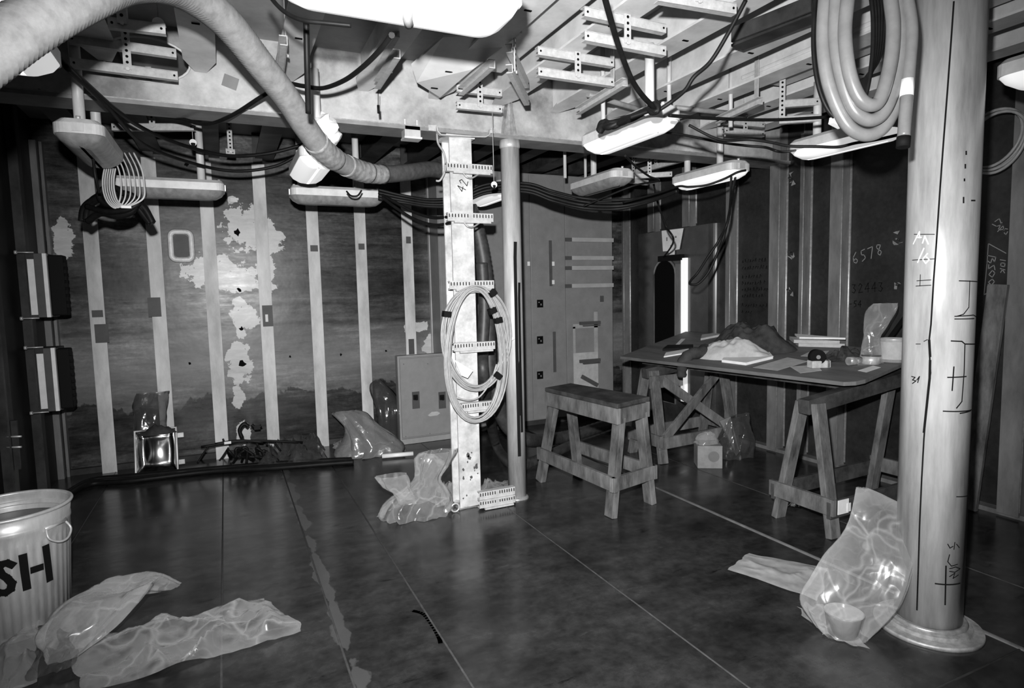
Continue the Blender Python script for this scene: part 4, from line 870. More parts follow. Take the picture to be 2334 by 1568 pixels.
def tangle(name, label, strands, r, mat, cat='cable bundle', k=7):
    c = pD(strands[0][0][2], *strands[0][0][:2]); t = thing(name, label, cat, c)
    for s_ in strands: mk('strand', MB().tube(smooth([pD(d, x, y) for x, y, d in s_], k), r*R0.uniform(.85, 1.15), 8), mat, t)
    return t
st = []
for i in range(6):
    o = R0.uniform(-6, 6); p = R0.uniform(-6, 6)
    st.append([(190+o, 500+p, 3.7), (196+o, 470+p, 3.68), (222+o, 450+p, 3.66), (262+p, 444+o, 3.64), (300+p, 452+o, 3.66), (322+o, 474+p, 3.68), (345+o*.5, 508+p*.5, 3.7)])
st.append([(200, 505, 3.66), (230, 486, 3.64), (265, 492, 3.62), (295, 485, 3.62), (310, 470, 3.62)]); st.append([(198, 470, 3.64), (240, 482, 3.6), (290, 478, 3.6), (318, 462, 3.62)])
st.append([(230+22+26*math.cos(a), 446+20*math.sin(a), 3.6) for a in [k/9*math.tau for k in range(10)]])
tangle('cable_bundle', 'heavy black cable bundle hanging below the unlit fixture by the left bulkhead', st, .018, black_rubber)
st = []
for i in range(6):
    x0_, x1_ = 238+i*5, 262+i*10.5
    st.append([(x0_, 384, 3.6), (x0_-4, 410, 3.58), (x0_-2, 438, 3.56), (x0_+8, 462, 3.55), (x0_+26+i, 474-i, 3.55), (x1_+12, 452, 3.56), (x1_+14, 420, 3.58), (x1_+8, 385, 3.6), (x1_-10, 348, 3.62)])
t = tangle('wire_coil', 'thin white wires looped below the unlit fixture by the left bulkhead', st, .0045, M('white_wire', .42, .5, .4, scale=10), 'wire coil')
mk('tape', MB().box(pD(3.54, 288, 472), (.05, .012, .014)), paper, t)
st = []
for i in range(9):
    o = [R0.uniform(-7, 7) for _ in range(8)]
    st.append([(1366+o[0]*.4, 300+o[1]*.5, 3.0), (1376+o[2]*.6, 284+o[3], 2.98), (1396+o[4], 282+o[5], 2.95), (1418+o[6], 276+o[7]*.7, 2.92), (1440, 268+o[0]*.5, 2.85), (1462, 258+o[2]*.3, 2.78)])
tangle('cable_bundle', 'matted black cable bundle beside the lit fixture with the cable knot', st, .014, black_rubber)
st = []
for i in range(5):
    o = i*3.0
    st.append([(1478+o, 250, 2.62), (1484+o, 238-o*.5, 2.6), (1497+o*.4, 240+o*.4, 2.58), (1500-o*.5, 254, 2.58), (1484, 258-o*.6, 2.6), (1476, 248+o*.5, 2.62), (1460-o*2, 256+o, 2.66)])
tangle('cable_knot', 'black cable knot tied on top of the lit fixture', st, .009, black_rubber, 'cable knot')

# ---- big hanging hose coil, upper right
D2 = 2.05
def loop(pl, d=D2, top=-180, cxt=1975):
    pl = [(x, y, d) for x, y in pl]; xs_ = (pl[0][0], pl[-1][0])
    return [pD(*((dd, x, y))) for x, y, dd in pl]+[pD(d+.02, xs_[1]-12, top*.55), pD(d+.03, (xs_[0]+xs_[1])/2+30, top), pD(d+.03, (xs_[0]+xs_[1])/2-30, top), pD(d+.02, xs_[0]+12, top*.55)]
t = thing('hose_coil', 'big hanging coil of thick grey hose in front of the pillar', 'hose coil', pD(D2, 1975, 322))
L_ = [[(1880, 0), (1876, 100), (1890, 195), (1928, 280), (1972, 308), (2016, 288), (2048, 215), (2062, 100), (2058, 0)], [(1906, 0), (1904, 95), (1922, 190), (1948, 252), (1984, 274), (2018, 250), (2045, 170), (2052, 80), (2046, 0)],
      [(1932, 0), (1926, 80), (1936, 165), (1958, 222), (1986, 240), (2008, 222), (2030, 140), (2036, 60), (2030, 0)]]
for i, l in enumerate(L_): mk('loop', MB().tube(smooth(loop(l, D2+.02-.03*i, -180-8*i), 8, True), .0215, 14, closed=True), grey_hose, t)
q = [pD(D2-.03, x, y) for x, y in ((2062, -30), (2078, 60), (2073, 150), (2066, 230), (2060, 312))]
e_ = mk('loose_end', MB().tube(smooth(q, 8), .0195, 14), grey_hose, t)
mk('end_plug', MB().cyl(pD(D2-.03, 2060, 312), pD(D2-.03, 2058, 336), .021, 12), black_tape, e_)
mk('white_tape', MB().cyl(pD(D2-.03, 2069, 182), pD(D2-.03, 2066, 220), .0205, 14), paper, e_)
t = thing('cable_coil', 'black cables hanging inside the big grey hose coil', 'cable coil', pD(D2+.1, 1930, 290))
for i in range(5):
    o = i*7
    mk('strand', MB().tube(smooth(loop([(1857+o*.5, 20), (1854+o*.6, 110), (1864+o*.7, 190), (1886+o*.7, 248), (1916+o*.4, 274-o*.3), (1950, 258-o*.8), (1974-o*.2, 215-o), (1988+o*.6, 130), (1990+o*.9, 50), (1986+o, 0)], D2+.07+.012*i, -165), 8, True), .0075, 8, closed=True), black_rubber, t)
mk('white_tape', MB().box(pD(D2+.085, 1906, 280), (.05, .02, .022), Matrix.Rotation(.25, 3, 'Y')), paper, t)
one('coil_hook', MB().tube(smooth([pD(D2+.03, 1972, -225), pD(D2+.03, 1985, -190), pD(D2+.03, 1972, -166), pD(D2+.03, 1958, -180)], 5), .008, 8).cyl(pD(D2+.03, 1972, -235), Vector((pD(D2+.03, 1972, -235).x, pD(D2+.03, 1972, -235).y, ZD)), .008, 8), dark_steel, 'steel hook holding the big grey hose coil', 'hook')
t = thing('cable_coil', 'pale cable coil hanging on the right bulkhead behind the pillar', 'cable coil', pX(4.3, 2268, 385))
for i in range(4):
    c = pX(4.30-.012*i, 2262+i*3, 316+i*3)
    mk('loop', MB().tube([c+Vector((.01*math.sin(a*2), -(.155+.008*(i % 3))*math.cos(a), (.165+.01*(i % 2))*math.sin(a)+.02*math.cos(a))) for a in [k/40*math.tau for k in range(40)]], .009, 8, closed=True), grey_cable, t)
mk('peg', MB().cyl(pX(4.3, 2262, 250)+Vector((-.04, 0, .0)), pX(4.3, 2262, 250)+Vector((.2, 0, 0)), .008, 8), dark_steel, t)

# ---- cable coil on the post
t = thing('cable_coil', 'grey cable coil of many strands taped in bundles hanging on the pale post', 'cable coil', pY(3.82, 1085, 965))
for i in range(8):
    ox, oy, sx_, sy_ = R0.uniform(-3, 3), R0.uniform(-3, 3), 64+i*2.2, 108+i*1.6
    pts_ = [pY(3.855-.010*(i % 3), 1084+ox+sx_*math.sin(a)*(1+.08*math.cos(a)), 772+oy-sy_*math.cos(a)) for a in [k/44*math.tau for k in range(44)]]
    mk('strand', MB().tube(pts_, .0062, 7, closed=True), grey_cable, t)
for i in range(9):
    ox, oy, sx_, sy_ = R0.uniform(-3, 3), R0.uniform(-3, 3), 56+i*1.9, 146+i*1.2
    pts_ = [pY(3.835-.010*(i % 3), 1084+ox+sx_*math.sin(a)*(1-.10*math.cos(a)), 808+oy-sy_*math.cos(a)) for a in [k/44*math.tau for k in range(44)]]
    mk('strand', MB().tube(pts_, .0062, 7, closed=True), grey_cable, t)
mk('strand', MB().tube(smooth([pY(3.84, *p) for p in ((1132, 830), (1118, 870), (1092, 905), (1065, 912), (1040, 906))], 6), .006, 7), grey_cable, t)
for (bx, by, an) in ((1018, 716, .15), (1122, 708, -.4), (1134, 856, .7), (1122, 668, -.6), (1135, 730, -.2)):
    mk('tape_band', MB().box(pY(3.825, bx, by), (.05, .05, .038), Matrix.Rotation(an, 3, 'Y')), black_tape, t)
mk('paper_tag', MB().add([pY(3.80, *p) for p in ((1036, 820), (1078, 845), (1066, 862), (1052, 856))], [(0, 1, 2, 3)]), paper, t)
mk('paper_tag', MB().add([pY(3.86, *p) for p in ((1142, 738), (1152, 760), (1174, 772), (1160, 780), (1144, 770))], [(0, 1, 2, 3, 4)]), paper, t)

# ================================================================== small overhead things
def pendant(label, bx, by, d, r):
    c = pD(d, bx, by); t = thing('pendant_tag', label, 'tag', c, 0)
    mk('cap', MB().cyl(c+Vector((0, -.004, 0)), c+Vector((0, .004, 0)), r, 20), paper, t)
    mk('weight', MB().lathe([(0, -r*1.3), (r*.8, -r*1.2), (r, -.3*r), (r*.9, 0), (0, 0)], c+Vector((0, .012, -.1*r)), 16), black_tape, t)
    mk('string', MB().cyl(c+Vector((0, 0, r)), Vector((c.x, c.y, max(c.z+r+.03, 2.66 if c.z < 2.6 else c.z+.12))), .0022, 6), grey_cable, t)
pendant('round white tag hanging in the hose arch', 361, 53, 2.9, .026)
pendant('round white tag hanging below the cable hanger behind the beam', 440, 325, 4.1, .022)
pendant('round white tag hanging at the post head bracket', 1126, 421, 3.9, .02)
one('string', MB().cyl(pD(3.3, 862, 205), pD(3.3, 862, 245), .002, 6).cyl(pD(3.3, 862, 240), pD(3.3, 863, 258), .007, 8), black_tape, 'thin string with a dark end hanging in front of the deck beam', 'string')
c = pY(3.93, 937, 303); t = thing('junction_box', 'small grey junction box hanging under the deck beam', 'box', c)
mk('box', MB().box(c+Vector((0, 0, 0)), (.105, .08, .075)), M('jbox', .34, .46, .4, scale=12), t, bevel=.004); mk('lip', MB().box(c+Vector((0, -.005, -.04)), (.115, .09, .012)), lamp_metal, t)
for s_ in (-.04, .04): mk('tab', MB().box(c+Vector((s_, 0, .055)), (.012, .01, .055)), lamp_metal, t)
t = thing('strap_bracket', 'bent steel strap bracket under the deck beam over the pale post', 'bracket', pY(3.86, 1052, 312))
q = [pY(3.87, *p) for p in ((978, 288), (994, 288), (996, 300), (1004, 308), (1106, 313), (1114, 308), (1116, 296), (1124, 296))]
mb = MB()
for i in range(len(q)-1): mb.bar(q[i], q[i+1], .03, .006)
mk('strap', mb, rack_paint, t); mk('ear', MB().box(pY(3.862, 985, 292), (.05, .006, .035)).box(pY(3.862, 1122, 298), (.03, .006, .035)), rack_paint, t)
c = pY(3.74, 752, 312); t = thing('crumpled_paper', 'crumpled white paper lying on the fixture beside the sloping hose', 'paper', Vector((c.x, c.y, 2.348)))
cc = Vector((.56, 3.73, 2.435)); mb = MB()
mb.grid(22, 14, lambda u_, v_: cc+Vector((.10*math.cos(u_*math.tau)*math.sin(v_*math.pi)*(1+.5*noise.noise(Vector((math.cos(u_*math.tau)*3, math.sin(u_*math.tau)*3, v_*6)))), .10*math.sin(u_*math.tau)*math.sin(v_*math.pi), -.09*math.cos(v_*math.pi)*(1+.4*noise.noise(Vector((u_*8, v_*8, 3)))))), cu=True)
o = mk('sheet', mb, paper, t)
for p_ in o.data.polygons: p_.use_smooth = False
# wall fittings on the stained bulkhead
c = pY(6.30, 413, 560); t = thing('wall_frame', 'pale rounded frame around a dark plate on the stained bulkhead', 'frame', (c.x, 6.33, c.z-.15))
rg = rrect(.185, .27, .045); mk('plate', MB().prism([(a_*.66, b_*.72) for a_, b_ in rg], lambda a_, b_, q_: Vector((c.x+a_, q_, c.z+b_)), 6.318, 6.338), grey_enamel_d, t)
mk('rim', MB().tube([Vector((c.x+a_*.9, 6.315, c.z+b_*.92)) for a_, b_ in rg], .024, 8, closed=True), M('rim_white', .55, .8, .4, scale=25), t)
one('wall_clip', MB().box(pY(6.32, 533, 456), (.06, .02, .04)).box(pY(6.31, 541, 454), (.02, .03, .02)), paper, 'small white clip on the stained bulkhead under the unlit fixture', 'clip')

# ================================================================== left bulkhead boxes
def lbox(label, xs_, y0_, y1_, Yv=5.5):
    P_ = lambda x, y: pY(Yv, x, y)
    a = P_(xs_[0], y0_); z1 = a.z; z0 = P_(xs_[0]+12, y1_).z
    X = [P_(x, (y0_+y1_)/2).x for x in xs_]
    t = thing('equipment_box', label, 'box', ((X[0]+X[-1])/2, Yv+.1, z0), 0, 'boxes on the left bulkhead')
    mk('case', MB().bb(X[0], X[3], Yv, Yv+.2, z0, z1), dark_steel, t, bevel=.004)
    mk('backing', MB().bb(XL+.065, X[0]+.02, Yv+.05, Yv+.15, z0+.03, z1-.03), dark_steel, t)
    mk('pale_strip', MB().bb(X[0]+.012, X[1]-.004, Yv-.008, Yv, z0+.02, z1-.04), M('strip_pale', .6, .75, .45, scale=12), t)
    mk('cover', MB().bb(X[1], X[2], Yv-.03, Yv, z0, z1), grey_enamel_d, t, bevel=.003)
    mk('cover_edge', MB().bb(X[2], X[2]+.024, Yv-.034, Yv, z0, z1), paper, t)
    mk('louvre', MB().bb(X[2]+.026, X[4], Yv-.02, Yv+.1, z0+.01, z1-.01), black_tape, t, bevel=.01)
    mb = MB()
    for k in range(7): mb.box((X[4]+.003, Yv+.01, z0+.08+k*(z1-z0-.16)/6), (.02, .05, .028))
    mk('knobs', mb, black_tape, t)
    for z_ in (z0-.004, z1+.008): mk('hinge_pin', MB().cyl((X[0]-.05, Yv-.01, z_), (X[1], Yv-.01, z_), .005, 8).cyl((X[0]-.055, Yv-.01, z_), (X[0]-.04, Yv-.01, z_), .014, 10), galv, t)
lbox('upper dark box with a pale strip on the left bulkhead', (62, 84, 104, 116, 150), 578, 724)
lbox('lower dark box with a pale strip on the left bulkhead', (84, 106, 124, 138, 164), 794, 938)
t = thing('wall_bracket', 'small dark bracket with two bright pins low on the left bulkhead', 'bracket', pY(4.9, 30, 1060))
a = pY(4.9, 30, 1000); mk('plate', MB().bb(XL+.05, a.x+.03, 4.88, 4.9, a.z-.2, a.z+.12), dark_steel, t)
for by in (994, 1018): p = pY(4.88, 34, by); mk('pin', MB().cyl(p+Vector((-.04, -.0, 0)), p+Vector((.04, -.03, 0)), .006, 8), galv, t)

# ================================================================== trash can
TC = Vector((-.955, 3.47, 0)); HZ = .57
t = thing('trash_can', 'ribbed galvanized trash can stencilled in black by the left bulkhead', 'trash can', TC)
def ribs(r, z, a): return r+(.005*abs(math.sin(a*20)) if .03 < z < HZ-.13 else 0)
mk('can_body', MB().lathe([(0, .004), (.19, .004), (.192, .03), (.197, .031), (.222, HZ-.135), (.226, HZ-.13), (.228, HZ-.09), (.231, HZ-.085), (.231, HZ-.07), (.229, HZ-.065), (.235, HZ-.008), (.229, HZ-.008), (.222, HZ-.07), (.215, HZ-.13), (.187, .03), (0, .02)], TC, 160, ribs), galv, t)
mk('rim', MB().tube([TC+Vector((.236*math.cos(a), .236*math.sin(a), HZ-.006)) for a in [k/64*math.tau for k in range(64)]], .009, 8, closed=True), galv, t)
mk('rim_seam', MB().lathe([(.213, HZ-.06), (.219, HZ-.055), (.219, HZ-.045), (.226, HZ-.04)], TC, 64), galv, t)
mb = MB()
for k in range(40):
    a = k/40*math.tau; mb.bar(TC+Vector((.178*math.cos(a), .178*math.sin(a), .05)), TC+Vector((.207*math.cos(a), .207*math.sin(a), HZ-.135)), .018, .010, (math.cos(a), math.sin(a), 0))
mk('dark_inner_skin', MB().lathe([(.2155, HZ-.085), (.212, HZ-.09), (.2095, HZ-.135), (.1835, .03), (.0, .028)], TC, 48), M('can_inside', .05, .09, .5, scale=9), t)  # added skin, puts the darkness inside the can into its colour
mk('inner_ribs', mb, galv, t, bevel=0)
cang = math.atan2(-TC.y, -TC.x)
cf = lambda u_, v_, o: TC+Vector(((.206+.035*v_+o)*math.cos(cang+u_/.22), (.206+.035*v_+o)*math.sin(cang+u_/.22), v_))
def cpx(x, y):
    d = Vector(ray(x, y)); ox, oy = -TC.x, -TC.y; r_ = .226; A = d.x**2+d.y**2; B_ = 2*(ox*d.x+oy*d.y); C_ = ox*ox+oy*oy-r_*r_; tt = (-B_-math.sqrt(max(B_*B_-4*A*C_, 0)))/(2*A)
    p = Vector(CAM)+d*tt; a = math.atan2(p.y-TC.y, p.x-TC.x)-cang; a = (a+math.pi) % math.tau-math.pi; return (a*.22, p.z)
for grp in ([[(52, 1268), (56, 1300), (62, 1340)], [(104, 1247), (109, 1280), (115, 1320)], [(76, 1299), (94, 1293)]], [[(28, 1288), (16, 1283), (4, 1286), (-4, 1296), (4, 1310), (16, 1318), (27, 1330), (24, 1344), (12, 1352), (0, 1352), (-8, 1349)]]):
    mb = MB()
    for s_ in grp: mb.ribbon([cpx(*p) for p in s_], .030, cf, .008)
    mk('stencil_letter', mb, marker, t)
for s_, x0_ in (('A', -.33), ('R', -.47), ('T', -.61)): mk('stencil_letter', letters(MB(), s_, x0_, .17, .17, .030, cf, off=.008), marker, t)
h_ = cpx(128, 1205); base = lambda du, dv, o=.02: cf(h_[0]+du, h_[1]+dv, o)
mk('handle', MB().tube(smooth([base(-.05, .02, .008), base(-.055, -.02, .03), base(-.02, -.05, .04), base(.02, -.05, .04), base(.055, -.02, .03), base(.05, .02, .008)], 5), .005, 7), galv, t)
mk('handle_ear', MB().tube([base(-.06, .02, .006), base(.06, .02, .006)], .012, 8), galv, t)

# ================================================================== plastic film and bags
def sheet(pts, amp, seed, nu=44, nv=26, z0=.004, wob=.04, lift=None):
    nu, nv = int(nu*.8), int(nv*.8)
    """crumpled film over four floor corners"""
    A, B_, C_, D_ = [Vector((p.x, p.y, 0)) for p in pts]
    def fn(u_, v_):
        p = (A*(1-u_)+B_*u_)*(1-v_)+(D_*(1-u_)+C_*u_)*v_
        e = min(u_, 1-u_, v_, 1-v_)
        w_ = Vector((noise.noise(Vector((u_*4, v_*4, seed))), noise.noise(Vector((u_*4, v_*4, seed+5))), 0))*wob
        k1 = 1-abs(noise.noise(Vector((p.x*4, p.y*4, seed+1)))*2); k2 = 1-abs(noise.noise(Vector((p.x*11, p.y*11, seed+2)))*2)
        z = z0+max(0, amp*(.75*k1*k1+.3*k2*k2))*min(1, .25+e*5)
        if lift: z += lift(u_, v_)
        return p+w_+Vector((0, 0, z))
    return facet(MB().grid(nu, nv, fn), seed, .001)
def fpx(*p): return pZ(0, *p)
one('plastic_film', sheet([fpx(600, 1368), fpx(692, 1442), fpx(190, 1585), fpx(150, 1478)], .085, 2.2, 60, 34), film, 'long clear plastic bag lying flat on the deck in front of the trash can', 'plastic film')
t = thing('plastic_bag', 'crumpled clear plastic bag heaped against the trash can', 'bag', fpx(230, 1470))
b0 = fpx(215, 1460)
mk('bag_film', bag_loft([(Vector((-.68, 2.97, .05)), .06, .05, 0), (Vector((-.64, 3.03, .11)), .13, .10, .3), (Vector((-.59, 3.11, .17)), .15, .13, .5), (Vector((-.52, 3.21, .20)), .14, .11, .6), (Vector((-.45, 3.29, .17)), .11, .08, .5), (Vector((-.38, 3.35, .11)), .08, .06, .3), (Vector((-.33, 3.38, .08)), .05, .04, .2)], 8.8, 50, .34), film, t)
mk('bag_mouth', sheet([fpx(90, 1450), fpx(235, 1420), fpx(160, 1540), fpx(60, 1560)], .12, 6.1, 30, 22), film_dark, t)
one('plastic_film', sheet([fpx(-90, 1402), fpx(140, 1418), fpx(70, 1560), fpx(-90, 1650)], .09, 11.4, 40, 30), film_haze, 'hazy plastic film spread on the deck below the trash can', 'plastic film')

# bag leaning on the pillar
b0 = pZ(0, 1925, 1452); d0 = float((np.array(b0)-CAM) @ _f)
def ring(x0_, x1_, y, dd, ry, rot=0.0): c = pD(d0+dd, (x0_+x1_)/2, y); return (c, (x1_-x0_)/2*(d0+dd)/F, ry, -YAW-.35+rot)
t = thing('plastic_bag', 'tall clear plastic bag leaning on the foot of the thick pillar', 'bag', b0)
c0 = ring(1880, 1972, 1455, .0, .05); c0[0].z = .006
mk('bag_film', bag_loft([c0, ring(1862, 1985, 1430, .02, .06), ring(1838, 2025, 1380, .03, .055), ring(1858, 2048, 1330, .04, .05), ring(1890, 2068, 1270, .06, .04), ring(1922, 2090, 1230, .08, .04), ring(1940, 2112, 1195, .10, .035), ring(1950, 2060, 1150, .12, .02), ring(1953, 1978, 1112, .12, .012)], 1.9, 60, .10), film, t)
mk('bag_flap', sheet([fpx(1815, 1385), fpx(1880, 1380), fpx(1985, 1482), fpx(1875, 1452)], .02, 3.9, 24, 12), film_haze, t)
c = pZ(0, 1922, 1448)+Vector((0, .0, .012)); t2 = thing('plastic_cup', 'small clear tub standing inside the leaning plastic bag', 'tub', c)
mk('wall', MB().lathe([(0, 0), (.062, 0), (.075, .09), (.079, .094), (.074, .094), (.06, .006), (0, .006)], c, 28), film_haze, t2)
one('plastic_film', sheet([fpx(1662, 1300), fpx(1706, 1262), fpx(1885, 1298), fpx(1865, 1372)], .018, 14.2, 40, 20, wob=.02), M('film_opaque', .26, .36, .4, scale=14, bmp=.2), 'flat milky plastic sheet on the deck beside the leaning bag', 'plastic film')

# bag and scraps at the post foot
t = thing('plastic_bag', 'crumpled clear plastic bag lying left of the pale post foot', 'bag', (1.13, 4.0, 0))
c = Vector((1.12, 3.98, 0))
mk('bag_film', bag_loft([(c+Vector((0, 0, .004)), .25, .16, 0), (c+Vector((0, 0, .05)), .25, .15, 0), (c+Vector((.02, 0, .13)), .19, .11, .1), (c+Vector((.06, 0, .22)), .10, .07, .2), (c+Vector((.10, -.01, .30)), .12, .06, .2), (c+Vector((.13, -.02, .38)), .13, .055, .1), (c+Vector((.15, -.02, .42)), .11, .05, 0)], 4.4, 60, .42), film, t)
mk('bag_ear', bag_loft([(c+Vector((-.08, -.02, .10)), .06, .05, 0), (c+Vector((-.12, -.03, .17)), .06, .04, .1), (c+Vector((-.16, -.04, .24)), .09, .045, .1), (c+Vector((-.19, -.05, .31)), .10, .05, 0)], 7.7, 40, .35), film, t)
one('plastic_scrap', sheet([pZ(0, 1092, 1110), pZ(0, 1160, 1100), pZ(0, 1172, 1128), pZ(0, 1095, 1135)], .10, 5.0, 20, 14), film, 'small plastic scrap behind the bracket between post and stanchion', 'plastic film')
one('plastic_scrap', sheet([pZ(0, 1000, 1120), pZ(0, 1042, 1100), pZ(0, 1044, 1150), pZ(0, 1010, 1156)], .12, 15.0, 18, 14), film_haze, 'crumpled hazy scrap tucked against the pale post foot', 'plastic film')
c = pZ(.0, 1038, 1168); one('steel_ring', MB().tube([c+Vector((.028*math.cos(a), .0, .034+.028*math.sin(a))) for a in [k/20*math.tau for k in range(20)]], .006, 6, closed=True), galv, 'small steel ring on the deck at the pale post foot', 'ring')
c = pZ(.0, 1020, 1164); one('foil_ball', blob(c, .035, .03, .04, 31, 16, .7), bright_metal, 'small foil ball next to the steel ring', 'foil')

# along the stained bulkhead
t = thing('plastic_bag', 'dark plastic bag slumped against the stained bulkhead beside the breaker panel', 'bag', (1.15, 5.75, 0))
c = Vector((1.16, 5.66, 0))
mk('bag_film', bag_loft([(c+Vector((.02, 0, .004)), .30, .12, 0), (c+Vector((.04, .02, .08)), .26, .12, 0), (c+Vector((0, .05, .18)), .20, .09, 0), (c+Vector((-.08, .10, .28)), .15, .06, 0), (c+Vector((-.16, .14, .38)), .14, .04, 0), (c+Vector((-.2, .16, .41)), .10, .02, 0)], 12.1, 48, .55), film_grey, t)
one('plastic_film', sheet([pZ(0, 560, 1046), pZ(0, 742, 1024), pZ(0, 735, 1056), pZ(0, 590, 1068)], .22, 9.2, 40, 20), film_dark, 'smoky plastic film bunched along the foot of the stained bulkhead', 'plastic film')
one('plastic_scrap', sheet([pZ(0, 760, 1012), pZ(0, 808, 1008), pZ(0, 815, 1036), pZ(0, 765, 1035)], .10, 19.2, 18, 12), film_haze, 'bright plastic scrap next to the dark slumped bag', 'plastic film')
one('plastic_film', bag_loft([(Vector((1.42, 6.05, .005)), .10, .05, 0), (Vector((1.42, 6.07, .3)), .12, .05, 0), (Vector((1.40, 6.12, .45)), .13, .05, 0), (Vector((1.36, 6.15, .58)), .08, .03, 0), (Vector((1.35, 6.16, .64)), .02, .01, 0)], 2.7, 30, .4), film_dark, 'smoky film hanging behind the dark slumped bag', 'plastic film')
c = pZ(.03, 865, 1034); c2 = pZ(.03, 935, 1028)
one('steel_tube', MB().cyl(Vector((c.x, c.y-.1, .03)), Vector((c2.x, c2.y-.1, .03)), .02, 16), M('tube_bright', .75, .85, .3), 'short bright steel tube on the deck in front of the dark slumped bag', 'tube')
# shiny tray with tabs
ta, tb = pZ(0, 308, 1080), pZ(0, 402, 1076); Yt = 5.98
xa, xb = pY(Yt, 306, 1030).x, pY(Yt, 403, 1030).x; zt_ = pY(Yt, 350, 985).z
t = thing('metal_tray', 'shiny metal tray with two tabs propped against the stained bulkhead', 'tray', ((xa+xb)/2, Yt, 0))
mb = MB(); n_ = 12
def tray(u_, v_):
    du, dv = (u_-.5)*2, (v_-.5)*2; e = max(abs(du), abs(dv)); dep = .06*(1-max(0, (e-.62)/.38)**1.5) if e > .62 else .06
    bul = .028*math.cos(du*1.9)*math.cos(dv*1.5)
    return Vector((xa+(xb-xa)*u_, Yt+dep-bul+(.10*v_), .004+(zt_-.004)*v_))
mk('dish', mb.grid(25, 25, tray), M('tray_metal', .7, .8, .12, metal=1.0, scale=8), t)
mk('rim', MB().tube([tray(*p)+Vector((0, -.004, .004)) for p in ((0, 0), (1, 0), (1, 1), (0, 1))], .011, 8, closed=True), galv, t)
for v_ in (.2, .82): p = tray(1, v_); mk('tab', MB().box(p+Vector((.03, 0, 0)), (.05, .008, .04)).cyl(p+Vector((.04, -.006, 0)), p+Vector((.04, -.012, 0)), .012, 10), galv, t)
one('plastic_bag', bag_loft([(Vector((-.66, 6.10, zt_-.03)), .12, .04, 0), (Vector((-.64, 6.12, zt_+.10)), .12, .05, 0), (Vector((-.64, 6.14, zt_+.22)), .13, .04, 0), (Vector((-.62, 6.15, zt_+.32)), .12, .02, 0)], 6.6, 34, .25), film_dark, 'smoky plastic bag standing behind the shiny tray', 'bag')
one('dark_rag', blob(Vector(((xa+xb)/2+.02, Yt+.06, zt_-.03)), .15, .06, .07, 3.0, 20, .4), cloth_dark, 'dark rag lying over the top of the shiny tray', 'rag')
# rods and cable tangle on the deck
def gp(x, y, Yv=5.85): q = pY(Yv, x, y); q.z = max(q.z, .012); return q
t = thing('rod_rack', 'black steel rod frame on the deck in front of the stained bulkhead', 'rod frame', (0.15, 5.85, 0))
for pl_ in (((458, 1019), (560, 1005), (690, 1008)), ((490, 1012), (545, 1004), (600, 1008))): mk('rod', MB().tube(smooth([gp(*p) for p in pl_], 5), .011, 8), black_rubber, t)
for pl_ in (((475, 1018), (462, 1036), (450, 1056)), ((521, 1020), (508, 1040), (500, 1050)), ((606, 1010), (628, 1030), (634, 1044)), ((625, 1008), (640, 1028)), ((585, 1010), (596, 1030), (604, 1048)), ((512, 1010), (508, 1000))): mk('rod', MB().tube(smooth([gp(*p) for p in pl_], 5), .008, 8), black_rubber, t)
mk('clamp', MB().tube(smooth([gp(*p) for p in ((552, 998), (546, 980), (556, 966), (566, 972)) ], 6), .017, 10).tube(smooth([gp(*p) for p in ((574, 968), (584, 975), (596, 970))], 6), .014, 8).box(gp(586, 974), (.05, .03, .035)), black_rubber, t)
mk('label', MB().box(gp(519, 1009, 5.838), (.055, .004, .022)), paper, t)
t = thing('cable_tangle', 'black cable tangle on the deck under the rod frame', 'cable tangle', (.2, 5.8, 0))
for i in range(6):
    pl_ = [pZ(.02+.018*(i % 2), 520+i*16+R0.uniform(-8, 8), 1050+R0.uniform(-4, 6))]+[gp(520+i*14+R0.uniform(-10, 25), 1020+R0.uniform(0, 24), 5.8) for _ in range(4)]+[pZ(.02, 575+i*12, 1050)]
    mk('strand', MB().tube(smooth(pl_, 7), .012, 8), black_rubber, t)
for i, (dy, r_) in enumerate(((0, .022), (-.07, .02), (-.13, .024))):
    base_ = [(-1.20, 5.6-.1*i), (-1.08, 5.95+dy), (-.75, 5.90+dy+.02), (-.2, 5.86+dy), (.3, 5.72+dy), (.75, 5.62+dy), (.95, 5.55+dy)]
    one('floor_cable', MB().tube(smooth([Vector((x, y+.02*math.sin(x*5+i), r_)) for x, y in base_], 10), r_, 10), black_rubber, ['thick black cable on the deck nearest the stained bulkhead', 'middle one of three black cables on the deck along the bulkhead', 'outermost of three black cables on the deck along the bulkhead'][i], 'cable')

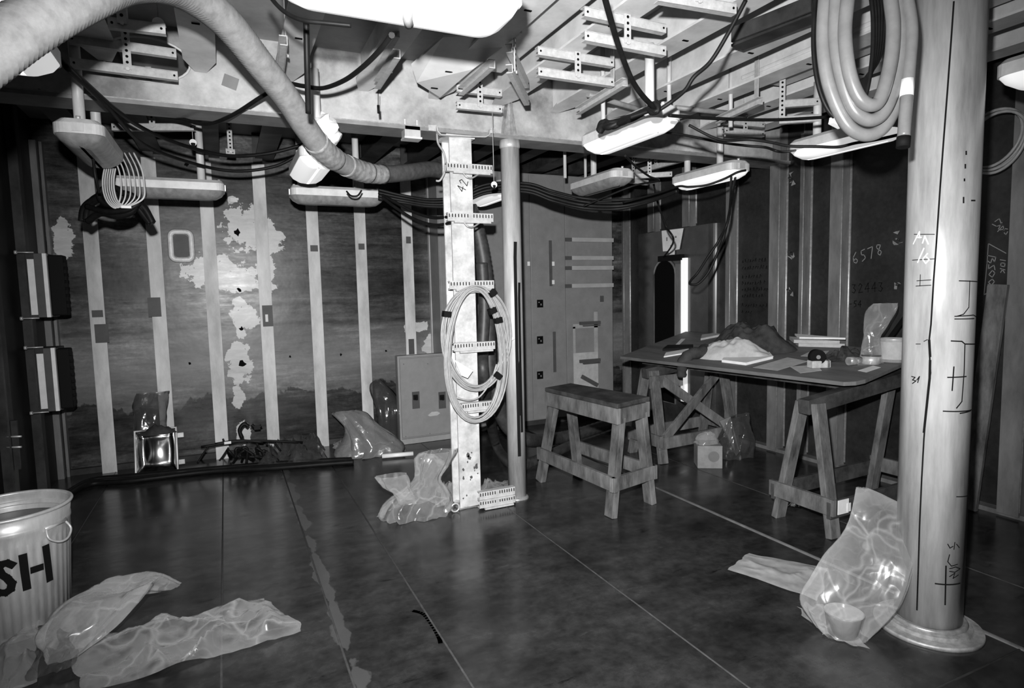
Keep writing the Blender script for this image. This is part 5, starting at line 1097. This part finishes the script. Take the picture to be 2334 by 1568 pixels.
# under and beside the table
c = Vector((3.60, 3.90, 0)); rt = rad(-32)
t = thing('carton', 'small carton with a round mark on the deck under the table', 'box', c)
rm = Matrix.Rotation(rt, 3, 'Z')
mk('carton_body', MB().box(c+Vector((0, 0, .095)), (.20, .18, .19), rm), M('card', .16, .24, .8, scale=10), t, bevel=.004)
mk('round_mark', MB().cyl(c+rm @ Vector((.03, -.0902, .10)), c+rm @ Vector((.03, -.0915, .10)), .045, 20), M('card_dark', .11, .15, .8, scale=10), t)
one('plastic_film', bag_loft([(c+Vector((0, .02, .192)), .11, .09, 0), (c+Vector((.0, .02, .22)), .10, .08, 0), (c+Vector((.02, .03, .26)), .07, .05, 0), (c+Vector((.03, .03, .28)), .03, .02, 0)], 3.1, 28, .4), film_haze, 'crumpled film on top of the carton', 'plastic film')
a = pZ(0, 1690, 1040); one('card_sheet', MB().add([pY(3.95, 1640, 960), pY(3.95, 1665, 950), Vector((a.x+.08, a.y+.1, .01)), Vector((a.x-.04, a.y+.02, .005))]+[p+Vector((.004, .012, 0)) for p in (pY(3.95, 1640, 960), pY(3.95, 1665, 950), Vector((a.x+.08, a.y+.1, .01)), Vector((a.x-.04, a.y+.02, .005)))], [(0, 1, 2, 3), (7, 6, 5, 4), (0, 4, 5, 1), (1, 5, 6, 2), (2, 6, 7, 3), (3, 7, 4, 0)]), M('card', .16), 'pale card sheet leaning beside the carton', 'card')
c = Vector((4.0, 4.0, 0))
one('plastic_bag', bag_loft([(c+Vector((0, 0, .004)), .16, .12, 0), (c+Vector((0, 0, .12)), .17, .12, 0), (c+Vector((.02, 0, .25)), .17, .08, .2), (c+Vector((.04, 0, .36)), .15, .04, .3)], 17.3, 36, .35), film_dark, 'smoky plastic bag on the deck behind the carton', 'bag')
c = pZ(0, 1815, 1153); one('foil_scrap', blob(c, .06, .04, .03, 41, 18, .8), bright_metal, 'bright foil scrap on the deck by the near trestle', 'foil')
t0, t1 = pX(4.385, 2276, 648), pX(4.33, 2206, 1130); t1.z = .012
one('wood_plank', MB().bar(t1, t0, .11, .03, (1, 0, .1)), wood, 'grey wooden plank leaning on the right bulkhead beside the pillar', 'plank', bevel=.003)
